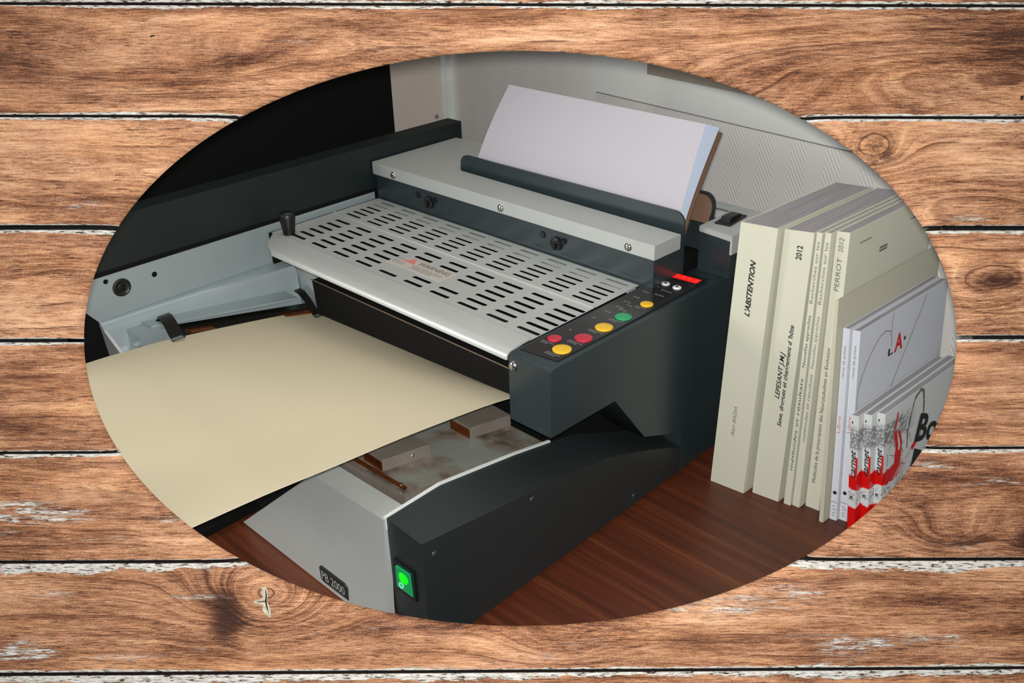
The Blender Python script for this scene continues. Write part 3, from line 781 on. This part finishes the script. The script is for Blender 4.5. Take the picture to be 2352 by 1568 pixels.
# ---- clamp housing and its silver cap
hb = part(slab('clamp_housing', M['charcoal'], None, -1.545, -0.834, 1.167, 1.252, .335, .407, bev=.002))
part(slab('clamp_rear', M['charcoal'], None, -1.545, -0.834, 1.345, 1.400, .200, .405, bev=.002))
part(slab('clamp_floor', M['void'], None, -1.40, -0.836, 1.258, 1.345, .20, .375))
part(slab('clamp_end', M['charcoal'], None, -1.545, -1.40, 1.252, 1.33, .335, .406))
cpo = [(-1.552, 1.1635), (-0.831, 1.1635), (-0.829, 1.232), (-1.372, 1.240), (-1.392, 1.255), (-1.392, 1.412), (-1.552, 1.400)]
cap = part(B().prism(cpo, 2, .4065, .4320).bevel(.004, 3, 50).done('clamp_cap', M['silver'], None, 40))
for x_ in (-1.485, -1.178, -0.884):
    sub(B().lathe((x_, 1.164, .4165), (0, -1, 0), [(0, .0075), (.002, .007), (.004, .005), (.0048, .002)], 18).done('screw', M['steel'], None, 60), cap)
for (lx, lz) in ((-1.3805, .382), (-1.0425, .3815)):
    lt = sub(B().lathe((lx, 1.1675, lz), (0, -1, 0), [(0, .013), (.006, .012), (.0075, .007)], 18).done('latch', M['black'], None, 50), hb)
    b = B().lathe((lx+.016, 1.1675, lz+.008), (0, -1, 0), [(0, .006), (.005, .005)], 12)
    b.lathe((lx-.034, 1.1675, lz+.0075), (0, -1, 0), [(0, .007), (.003, .006)], 12)
    b.tube([(lx, 1.158, lz-.008), (lx+.004, 1.156, lz+.004), (lx+.014, 1.158, lz+.009)], .003, 8)
    sub(b.done('latch_pin', M['black'], None, 50), hb)
sub(B().lathe((-1.321, 1.1675, .3795), (0, -1, 0), [(0, .0035), (.0015, .003)], 10).done('rivet', M['charcoal_side'], None, 60), hb)
# front flap of the clamp (rounded corners)
def rounded(x0, x1, z0, z1, r, n_=6):
    p = [(x0, z0), (x1, z0)]
    for i in range(n_+1):
        a = math.pi/2*i/n_; p.append((x1-r+r*math.cos(a), z1-r+r*math.sin(a)))
    for i in range(n_+1):
        a = math.pi/2+math.pi/2*i/n_; p.append((x0+r+r*math.cos(a), z1-r+r*math.sin(a)))
    return p
part(B().prism(rounded(-1.3795, -0.838, .376, .4605, .020), 1, 1.2535, 1.2575).bevel(.0008).done('front_flap', M['charcoal'], None, 40))
b = B().prism(rounded(-1.380, -0.8335, .352, .4690, .026), 1, 1.312, 1.318).bevel(.0008)
for v in b.bm.verts: v.co.y += max(0, v.co.z/U-.40)*.45*U
bf = part(b.done('back_flap', M['charcoal_side'], None, 40))
b = B().prism(rounded(-1.37, -0.8365, .4235, .4655, .024), 1, 1.3105, 1.3118)
for v in b.bm.verts: v.co.y += max(0, v.co.z/U-.40)*.45*U
sub(b.done('flap_brown_front', M['kraft'], None), bf)  # brown layer over the upper front of the back flap
# rear right block with its silver top and rocker switch
rb = part(slab('rear_block', M['charcoal'], None, -0.829, -0.766, 1.2875, 1.3285, .352, .4215, bev=.001))
part(B().box(-0.799, -0.766, 1.3285, 1.405, .21, .4215).done('rear_block_back', M['charcoal'], None))
b = B().prism([(-0.829, 1.2855), (-0.760, 1.277), (-0.760, 1.41), (-0.915, 1.41), (-0.915, 1.402), (-0.829, 1.402)], 2, .4225, .4320)
b.box(-0.7640, -0.760, 1.2785, 1.408, .3990, .4225)
rt = part(b.bevel(.0012).done('rear_cap', M['silver'], None, 40))
rs = sub(B().hexa([(-0.816, 1.310, .432), (-0.788, 1.313, .432), (-0.793, 1.374, .432), (-0.822, 1.371, .432)], [(-0.816, 1.310, .4345), (-0.788, 1.313, .4345), (-0.793, 1.374, .4345), (-0.822, 1.371, .4345)]).done('switch_plate', M['black'], None), rt)
sub(B().hexa([(-0.814, 1.322, .4345), (-0.796, 1.324, .4345), (-0.800, 1.366, .4345), (-0.818, 1.364, .4345)], [(-0.813, 1.328, .442), (-0.797, 1.330, .442), (-0.800, 1.364, .439), (-0.816, 1.362, .439)]).bevel(.001).done('rocker', M['black'], None, 40), rt)

# ---- left side: dark rail, silver inner plate, basin, spring clips
part(B().box(-1.600, -1.557, .30, 1.4225, .367, .4635).bevel(.003, 3).done('rail', M['rail'], None, 40))
part(B().box(-1.600, -1.5585, .30, 1.4225, .18, .367).done('rail_body', M['void'], None))
part(B().box(-1.5566, -1.5545, .30, 1.17, .3672, .374).done('rail_groove', M['void'], None))
pp = part(B().prism([(.36, .40-.02), (.36, .335), (.526, .320), (.552, .285), (1.165, .285), (1.165, .3665), (.36, .3665)][1:], 0, -1.5585, -1.5555).done('side_plate', M['silver_blue'], None))
gm = sub(B().lathe((-1.5556, .6012, .3373), (1, 0, 0), [(0, .0165), (.0018, .0160), (.0026, .0135), (.0012, .0115), (.0010, .002)], 28).done('grommet', M['black'], None, 50), pp)
sub(B().lathe((-1.5546, .6012, .3373), (1, 0, 0), [(0, .0075), (.0008, .006), (.001, .002)], 20).done('grommet_hub', M['gunmetal'], None, 50), pp)
for (y_, z_, r) in ((.6633, .3417, .0052), (.5765, .3563, .0045)):
    sub(B().lathe((-1.5556, y_, z_), (1, 0, 0), [(0, r), (.0008, r*.9)], 14).done('hole', M['void'], None, 50), pp)
# basin: flange, sloping wall, floor; closed at the rear by a raised end and a pointed gusset
ys = [.548, .60, .66, .74, .82, .88, .905, .925]
g = []
for y_ in ys:
    k = (y_-.548)/(.938-.548)
    zf = .2855; wf = .004 + .03*k**1.6
    zb = .232 - .055*k
    g.append([(-1.5545, y_, zf), (-1.5545+wf*.7, y_, zf), (-1.5545+wf+.003, y_, zf-.003), (-1.5505+wf+.004, y_, zf-.012), (-1.549+wf+.006, y_, zb+.012), (-1.546+wf+.010, y_, zb+.001)])
part(B().sheet(g, .004).done('basin', M['silver_blue'], None, 40))
b = B().hexa([(-1.5545, .934, .252), (-1.448, .940, .247), (-1.448, .944, .247), (-1.5545, .938, .252)], [(-1.5545, .934, .2865), (-1.448, .940, .2770), (-1.448, .944, .2770), (-1.5545, .938, .2865)])
be = part(b.bevel(.001).done('basin_end', M['silver'], None, 40))
b = B().prism([(-1.532, .274), (-1.47, .244), (-1.372, .203), (-1.366, .190), (-1.44, .187), (-1.505, .180)], 1, .927, .931)
part(b.bevel(.0008).done('gusset', M['silver_blue'], None, 40))
part(B().hexa([(-1.532, .931, .268), (-1.372, .931, .198), (-1.372, .958, .205), (-1.532, .958, .262)], [(-1.532, .931, .272), (-1.372, .931, .202), (-1.372, .958, .209), (-1.532, .958, .266)]).done('gusset_rim', M['silver_blue'], None))
part(B().hexa([(-1.520, .548, .12), (-1.44, .548, .12), (-1.44, .553, .12), (-1.520, .553, .12)], [(-1.5545, .548, .284), (-1.44, .548, .225), (-1.44, .553, .225), (-1.5545, .553, .284)]).done('basin_front', M['silver'], None))
# flat clamp bar and its carrier
def cz(y_): return .262 - .165*(y_-.60)
def bar(x0, x1, y0, y1, dz, th, rnd=.0):
    bb = B().hexa([(x0, y0, cz(y0)+dz-th), (x1, y0+.004, cz(y0)+dz-th), (x1+.01, y1, cz(y1)+dz-th), (x0+.01, y1, cz(y1)+dz-th)], [(x0, y0, cz(y0)+dz), (x1, y0+.004, cz(y0)+dz), (x1+.01, y1, cz(y1)+dz), (x0+.01, y1, cz(y1)+dz)])
    return bb
def bar4(a, b_, c, d, th):
    return B().hexa([(p[0], p[1], p[2]-th) for p in (a, b_, c, d)], [a, b_, c, d])
clb = part(bar4((-1.541, .612, .272), (-1.507, .617, .272), (-1.468, .893, .2425), (-1.520, .893, .2435), .004).bevel(.0018).done('clamp_bar', M['silver_blue'], None, 40))
sub(B().lathe((-1.5235, .640, .2695), (0, 0, 1), [(0, .006), (.0006, .0055)], 14).done('hole', M['void'], None), clb)
part(bar4((-1.516, .655, .256), (-1.490, .657, .256), (-1.452, .915, .220), (-1.478, .915, .220), .012).bevel(.0015).done('lower_rail', M['gunmetal'], None, 40))
part(bar4((-1.492, .655, .248), (-1.480, .657, .248), (-1.442, .915, .212), (-1.454, .915, .212), .006).bevel(.0015).done('guide_rod', M['steel'], None, 40))
part(bar4((-1.498, .672, .252), (-1.470, .672, .250), (-1.464, .715, .244), (-1.492, .715, .246), .012).bevel(.0015).done('brass_block', M['brass'], None, 40))
part(bar4((-1.478, .850, .228), (-1.446, .850, .226), (-1.440, .900, .219), (-1.472, .900, .221), .012).bevel(.0015).done('brass_block', M['brass'], None, 40))
part(B().box(-1.540, -1.487, .585, .632, .243, .268).bevel(.002).done('carrier_block', M['silver_blue'], None, 40))
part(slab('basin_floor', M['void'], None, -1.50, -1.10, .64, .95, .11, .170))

# springs that hold the card down
def clip(x0, yA, yB, zs, dy):
    cx = [0, .020, .042, .062, .080, .088]
    g = [[(x0+c, y_+dy*c/.088, z_) for c, z_ in zip(cx, zs)] for y_ in (yA, yB)]
    o = part(B().sheet(g, .0018).done('spring_clip', M['gunmetal'], None, 50))
    sub(B().box(x0+.078, x0+.090, min(yA, yB)+dy+.002, max(yA, yB)+dy-.003, zs[-1]-.0005, zs[-1]+.0016).done('clip_tip', M['steel'], None), o)
clip(-1.530, .640, .664, [.272, .276, .272, .264, .2600, .2610], -.018)
clip(-1.500, .906, .921, [.242, .243, .236, .224, .2160, .2170], -.014)

# ================================================================== CREAM COVER CARD
LFT = [(-1.452, .955, .196), (-1.457, .925, .2095), (-1.459, .80, .232), (-1.459, .637, .2575), (-1.459, .55, .2665), (-1.460, .48, .271), (-1.462, .33, .274)]
RGT = [(-.882, .958, .215), (-.884, .93, .232), (-.885, .875, .2565), (-.885, .70, .2825), (-.885, .55, .298), (-.886, .45, .308), (-.888, .30, .317)]
def cr(P, t):
    n_ = len(P)-1; f = t*n_; i = min(int(f), n_-1); u_ = f-i
    p0, p1, p2, p3 = [Vector(P[max(0, min(n_, k))]) for k in (i-1, i, i+1, i+2)]
    return 0.5*((2*p1)+(p2-p0)*u_+(2*p0-5*p1+4*p2-p3)*u_*u_+(3*p1-p0-3*p2+p3)*u_**3)
g = []
for i in range(37):
    t = i/36
    a, c = cr(LFT, t), cr(RGT, t)
    g.append([tuple(a*(1-s)+c*s + Vector((0, 0, -.010*math.sin(math.pi*s)*(1-t)))) for s in [k/18 for k in range(19)]])
cd = B().sheet(g, .0012).done('cover_card', M['card'], None, 50)
tag(cd, 'large blank cream card lying on the machine, held by spring clips', 'card')

# ================================================================== PAPER BLOCK IN THE CLAMP
def leaf(s, t, off):
    """s across (0 left..1 right), t up, off = depth into the block"""
    yl = 1.2615 + .012*t + .108*t**1.5; zl = .380 + .205*t - .008*t*t
    yr = 1.2600 + .006*t + .068*t**1.4; zr = .380 + .212*t - .004*t*t
    x_ = -1.363*(1-s) + -.862*s
    y_ = yl*(1-s)+yr*s; z_ = zl*(1-s)+zr*s
    a = math.atan2(.09*t, .2)
    return (x_, y_+off*math.cos(a*.9), z_-off*math.sin(a)*.8)
TB = .040
pb = empty('paper_block', V(-1.11, 1.28, .38)); tag(pb, 'thick block of blank white sheets standing in the clamp slot', 'paper')
b = B(); S_ = [k/16 for k in range(17)]; T_ = [k/18 for k in range(19)]
off = lambda t: .012 + .034*t
F0 = [[b.bm.verts.new(Vector(leaf(s, t, 0))*U) for s in S_] for t in T_]
F1 = [[b.bm.verts.new(Vector(leaf(s, t, off(t)))*U) for s in S_] for t in T_]
b.bm.verts.index_update()
def qf(*v, mi=0):
    f = b.bm.faces.new(v); f.material_index = mi
for i in range(18):
    for j in range(16):
        qf(F0[i][j], F0[i][j+1], F0[i+1][j+1], F0[i+1][j]); qf(F1[i][j], F1[i+1][j], F1[i+1][j+1], F1[i][j+1])
    qf(F0[i][0], F0[i+1][0], F1[i+1][0], F1[i][0], mi=1); qf(F0[i][16], F1[i][16], F1[i+1][16], F0[i+1][16], mi=1)
for j in range(16):
    qf(F0[0][j], F1[0][j], F1[0][j+1], F0[0][j+1], mi=1); qf(F0[18][j], F0[18][j+1], F1[18][j+1], F1[18][j], mi=1)
under(b.done('sheets', None, None, 50, [M['paper'], M['paper_edge']]), pb)
g = [[(lambda p: (p[0]+(.004 if s == 1 else 0), p[1], p[2]))(leaf(s, t*.97, off(t)+.0035)) for s in S_] for t in T_]
under(B().sheet(g, -.004).done('backing_sheet', M['kraft'], None, 50), pb)

# ================================================================== BOOKS
DV = Vector((.018, .27, 0))
def quad(BL, BR, TL, TR, k=1.0):
    d = DV*k
    return [Vector(p) for p in (BL, BR, TR, TL)], d
def book(name, label, cat, BL, BR, TL, TR, k, cov, pages, group, spine_m=None):
    BL, BR, TL, TR = [Vector(p) for p in (BL, BR, TL, TR)]
    d = DV*k
    root = empty(name, (BL+BR)*0.5*U); tag(root, label, cat, group)
    t = .0011
    xb = (BR-BL).normalized(); xt = (TR-TL).normalized(); dn = d.normalized()
    def bx(p, q, r, s, dd0, dd1):     # p,q bottom left/right; r,s top left/right
        return ([p+dd0, q+dd0, q+dd1, p+dd1], [r+dd0, s+dd0, s+dd1, r+dd1])
    z0 = Vector((0, 0, 0))
    b = B(); b.hexa(*bx(BL, BL+xb*t, TL, TL+xt*t, dn*t, d)); b.hexa(*bx(BR-xb*t, BR, TR-xt*t, TR, dn*t, d))
    if spine_m is None: b.hexa(*bx(BL, BR, TL, TR, z0, dn*t))
    under(b.done('cover', cov, None), root)
    if spine_m is not None:
        b = B(); b.hexa(*bx(BL, BR, TL, TR, z0, dn*t)); under(b.done('spine', spine_m, None), root)
    up = Vector((0, 0, .0012))
    b = B(); b.hexa(*bx(BL+xb*t+up, BR-xb*t+up, TL+xt*t-up, TR-xt*t-up, dn*t, d*.995)); under(b.done('page_block', pages, None), root)
    def spt(s, z):            # point on the spine at fraction s across and height z
        ht = TL.z; q = z/ht
        L = BL.lerp(TL, q); R_ = BR.lerp(TR, q); return L.lerp(R_, s)
    def put(body, s, z, length, capf, m, shear=0.0, bold=0.0):
        P = spt(s, z); xd = (spt(s, z+length)-P).normalized(); wd = (spt(1, z)-spt(0, z))
        return under(text('lettering', body, m, None, P, xd, -wd, length, capf, shear, bold), root)
    return root, put, spt
GP = 'cream paperbacks beside the machine'
r, put, sp = book('paperback', 'thickest cream book, standing closest to the machine', 'book', (-.7246, 1.2156, 0), (-.6616, 1.2212, 0), (-.7115, 1.2165, .4865), (-.6515, 1.2220, .4885), 1.0, M['cover'], M['pages'], GP)
put("L'ABSTENTION", .535, .3326, .0965, .0092, M['print_black'], 0.35, 0.03)
put('Alain BADIA', .53, .1060, .0585, .0062, M['print_mid'], 0.35)
r, put, sp = book('paperback', 'second thickest cream book with bold 2012 high on its spine', 'book', (-.652, 1.2348, 0), (-.6054, 1.2404, 0), (-.6475, 1.2355, .4850), (-.6025, 1.2405, .4885), 1.0, M['cover'], M['pages'], GP)
put('2012', .68, .4395, .0228, .0088, M['print_black'], 0.0, 0.02)
put('LEPESANT J.M.J', .545, .1966, .0854, .0075, M['print_black'], 0.3, 0.02)
put("Sexe, drogues et changement d 'h\u00f4te", .74, .1462, .186, .0072, M['print_black'], 0.3, 0.02)
r, put, sp = book('paperback', 'very thin cream book right of the one marked 2012 in bold', 'book', (-.5965, 1.2436, 0), (-.5850, 1.2446, 0), (-.6005, 1.2440, .4890), (-.5920, 1.2449, .4895), 0.99, M['cover'], M['pages'], GP)
put('Recherches sur les', .72, .375, .10, .0046, M['print_mid'], 0, 0)
put('Nouvelles approches', .72, .265, .09, .0046, M['print_black'], 0, 0)
put('m\u00e9thodes et r\u00e9sultats', .72, .07, .175, .0046, M['print_black'], 0.2, 0)
r, put, sp = book('paperback', 'thin cream book, second of the two narrow spines', 'book', (-.5830, 1.2490, 0), (-.5710, 1.2495, 0), (-.5900, 1.2490, .4898), (-.5805, 1.2496, .4905), 0.98, M['cover'], M['pages'], GP)
put('Recherches sur les', .70, .375, .10, .0046, M['print_mid'], 0, 0)
put('Nouvelles approches', .70, .265, .09, .0046, M['print_mid'], 0, 0)
put('m\u00e9thodes et r\u00e9sultats', .70, .13, .125, .0046, M['print_mid'], 0.2, 0)
r, put, sp = book('paperback', 'tall cream book with a slanting spine reading 2012 in fine print', 'book', (-.5660, 1.2622, 0), (-.5425, 1.2642, 0), (-.5785, 1.2622, .4905), (-.5590, 1.2640, .4925), 0.96, M['cover'], M['pages'], GP)
put('PERROT', .62, .3967, .054, .0072, M['print_mid'], 0.1)
put('2012', .62, .459, .022, .0072, M['print_mid'], 0.1)
put('Mol\u00e9cules de la prescription des Neurotubulines en Evolution', .52, .0513, .25, .0058, M['print_black'], 0.1, 0.0)
# faint title lines on its right-hand cover
d0 = DV*0.96
def on_cover(BR, TR, k, fy, z):
    BR, TR = Vector(BR), Vector(TR); return BR.lerp(TR, z/TR.z) + DV*k*fy
b = B()
for (f0, f1, z_, wd) in ((.12, .25, .468, .0016), (.36, .45, .4425, .0035), (.36, .45, .4375, .0030), (.70, .86, .466, .0016)):
    pts = [on_cover((-.5425, 1.2642, 0), (-.5590, 1.2640, .4925), .96, f0+(f1-f0)*i/4, z_) for i in range(5)]
    b.ribbon(pts, (1, -.066, .034), wd)
tag(under(b.done('cover_print', M['print_mid'], None), r), kind='stuff')
r, put, sp = book('paperback', 'shorter greyish cream paperback beside the white volumes, set forward', 'book', (-.5290, 1.2395, 0), (-.5222, 1.2400, 0), (-.5560, 1.2395, .3935), (-.5510, 1.2400, .3965), 1.17, M['cover_grey'], M['pages'], GP)
GW = 'thin white volumes'
wbk = []
for i, (BL, BR, TL, TR) in enumerate((((-.5195, 1.2574, 0), (-.5085, 1.2590, 0), (-.5452, 1.2574, .3455), (-.5350, 1.2590, .3460)),
                                      ((-.5072, 1.2665, 0), (-.4950, 1.2682, 0), (-.5337, 1.2665, .3415), (-.5225, 1.2682, .3430)))):
    r, put, sp = book('thin_volume', ['left one of the two thin white volumes', 'right one of the two thin white volumes, line drawing on its cover'][i], 'book', BL, BR, TL, TR, 1.03, M['cover_white'], M['pages'], GW)
    put('revue de presse', .60, .262, .055, .0038, M['print_mid'])
    put('Libre', .60, .165, .03, .0050, M['print_pink'])
    b = B().lathe(sp(.5, .053), (0, -1, 0), [(0, .0035), (.0012, .003)], 8); under(b.done('spine_mark', M['print_black'], None), r)
    b = B()
    for z_, f0, f1 in ((.034, .05, .95), (.027, .2, .7), (.021, .3, .9), (.015, .25, .75), (.010, .3, .7)):
        b.ribbon([sp(f0, z_), sp((f0+f1)/2, z_+random.uniform(-.002, .002)), sp(f1, z_)], (0, -1, 0), .0012)
    tag(under(b.done('spine_print', M['print_label'], None), r), kind='stuff')
    wbk.append((r, BR, TR))
r, BR, TR = wbk[1]
oc = lambda fy, z_: on_cover(BR, TR, 1.03, fy, z_)
nrm = Vector((1, -.066, .08))
b = B()
arc = [(.02, .245), (.05, .262), (.10, .283), (.16, .301), (.22, .313), (.28, .3165), (.335, .311), (.355, .298), (.36, .283)]
b.ribbon([oc(f, z_) for f, z_ in arc], nrm, .0016)
arc = [(.02, .245), (-.0+.012, .225), (.02, .205), (.06, .19), (.13, .186), (.2, .185)]
b.ribbon([oc(f, z_) for f, z_ in arc], nrm, .0012)
b.ribbon([oc(f, z_) for f, z_ in ((.36, .342), (.35, .333), (.345, .322), (.35, .307))], nrm, .0013)
b.ribbon([oc(f, z_) for f, z_ in ((.74, .338), (.69, .318), (.61, .288), (.52, .255), (.43, .22), (.37, .195), (.34, .175), (.335, .16))], nrm, .0016)
tag(under(b.done('cover_drawing', M['print_label'], None), r), kind='stuff')
P = oc(.335, .275)
under(text('lettering', 'L', M['print_black'], None, oc(.325, .268), DV, (-.08, 0, 1), .016, .012, 0, .03), r)
under(text('lettering', 'A', M['print_red'], None, oc(.395, .268), DV, (-.08, 0, 1), .026, .030, 0, .03), r)
under(text('lettering', '.', M['print_black'], None, oc(.50, .280), DV, (-.08, 0, 1), .006, .006, 0, .03), r)
# three small printed booklets in front
GB = 'small printed red and white booklets'
for i in range(3):
    o_ = .0136*i; y0_ = 1.2535+.0165*i
    BL = (-.4865+o_, y0_, 0); BRr = (-.4742+o_, y0_+.001, 0); TL = (-.5105+o_, y0_, .2075); TRr = (-.4982+o_, y0_+.001, .2085)
    r, put, sp = book('booklet', ['small red and white booklet nearest the white volumes, leftmost of three', 'small red and white booklet in the middle of three', 'small red and white booklet with black lettering on its cover, rightmost of three'][i], 'booklet',
                      BL, BRr, TL, TRr, 1.02, M['bk_cover'], M['pages'], GB, M['bk_spine'])
    put('\u2022', .5, .193, .005, .004, M['print_black'])
    put('carnet', .78, .098, .050, .0075, M['print_black'], 0.4, 0.02)
    put('3', .60, .056, .008, .005, M['print_black'], 0, 0.02)
    b = B(); b.ribbon([sp(.88, .098), sp(.95, .118), sp(.92, .135)], (0, -1, .1), .0035); b.ribbon([sp(.85, .095), sp(.97, .100), sp(.80, .108)], (0, -1, .1), .004)
    tag(under(b.done('spine_print', M['print_red'], None), r), kind='stuff')
oc = lambda fy, z_: on_cover(BRr, TRr, 1.02, fy, z_)
nrm = Vector((1, -.066, .115))
b = B()
for q in range(4):
    pts = []
    for a in range(25):
        th = -0.7+a/24*4.4
        pts.append(oc(.36+.085*math.cos(th)+.04*math.sin(th)+random.uniform(-.010, .010), .150+.058*math.sin(th)+random.uniform(-.004, .004)))
    b.ribbon(pts, nrm, .0020)
for q in range(34):
    f, z_ = random.uniform(.04, .34), random.uniform(.03, .15)
    b.ribbon([oc(f, z_), oc(f+random.uniform(-.03, .03), z_+random.uniform(-.012, .012)), oc(f+random.uniform(-.04, .04), z_+random.uniform(-.018, .018))], nrm, .0012)
tag(under(b.done('cover_sketch', M['print_mid'], None), r), kind='stuff')
b = B()
b.ribbon([oc(f, z_) for f, z_ in ((.03, .095), (.10, .090), (.16, .10), (.17, .125))], nrm, .022)
b.ribbon([oc(f, z_) for f, z_ in ((.15, .105), (.15, .135), (.12, .165))], nrm, .009)
b.ribbon([oc(f, z_) for f, z_ in ((.19, .11), (.20, .135), (.17, .160))], nrm, .006)
b.ribbon([oc(f, z_) for f, z_ in ((.12, .168), (.145, .196))], nrm, .005)
b.ribbon([oc(f, z_) for f, z_ in ((.33, .108), (.40, .120))], nrm, .010)
tag(under(b.done('cover_print', M['print_red'], None), r), kind='stuff')
poly = [(.26, .008), (.30, .050), (.37, .104), (.47, .088), (.97, .045), (.97, .008)]
b = B(); lo_ = [b.bm.verts.new((oc(f, z_)+nrm*.0003)*U) for f, z_ in poly]; hi_ = [b.bm.verts.new((oc(f, z_)+nrm*.0009)*U) for f, z_ in poly]
b.bm.faces.new(hi_)
for q in range(6): b.bm.faces.new((lo_[q], lo_[(q+1) % 6], hi_[(q+1) % 6], hi_[q]))
under(b.done('cover_panel', M['print_black'], None), r)
under(text('lettering', 'Bob', M['print_black'], None, oc(.355, .120), (.0134, .12, -.045), (-.0094, -.030, .067), .115, .047, 0, .03, lift=.0012), r)
under(text('lettering', 'de', M['print_label'], None, oc(.45, .060), (.0134, .12, -.045), (-.0094, -.030, .067), .07, .026, 0, .02, lift=.0016), r)

# children of machine parts: their meshes are in scene coordinates like their parent part's
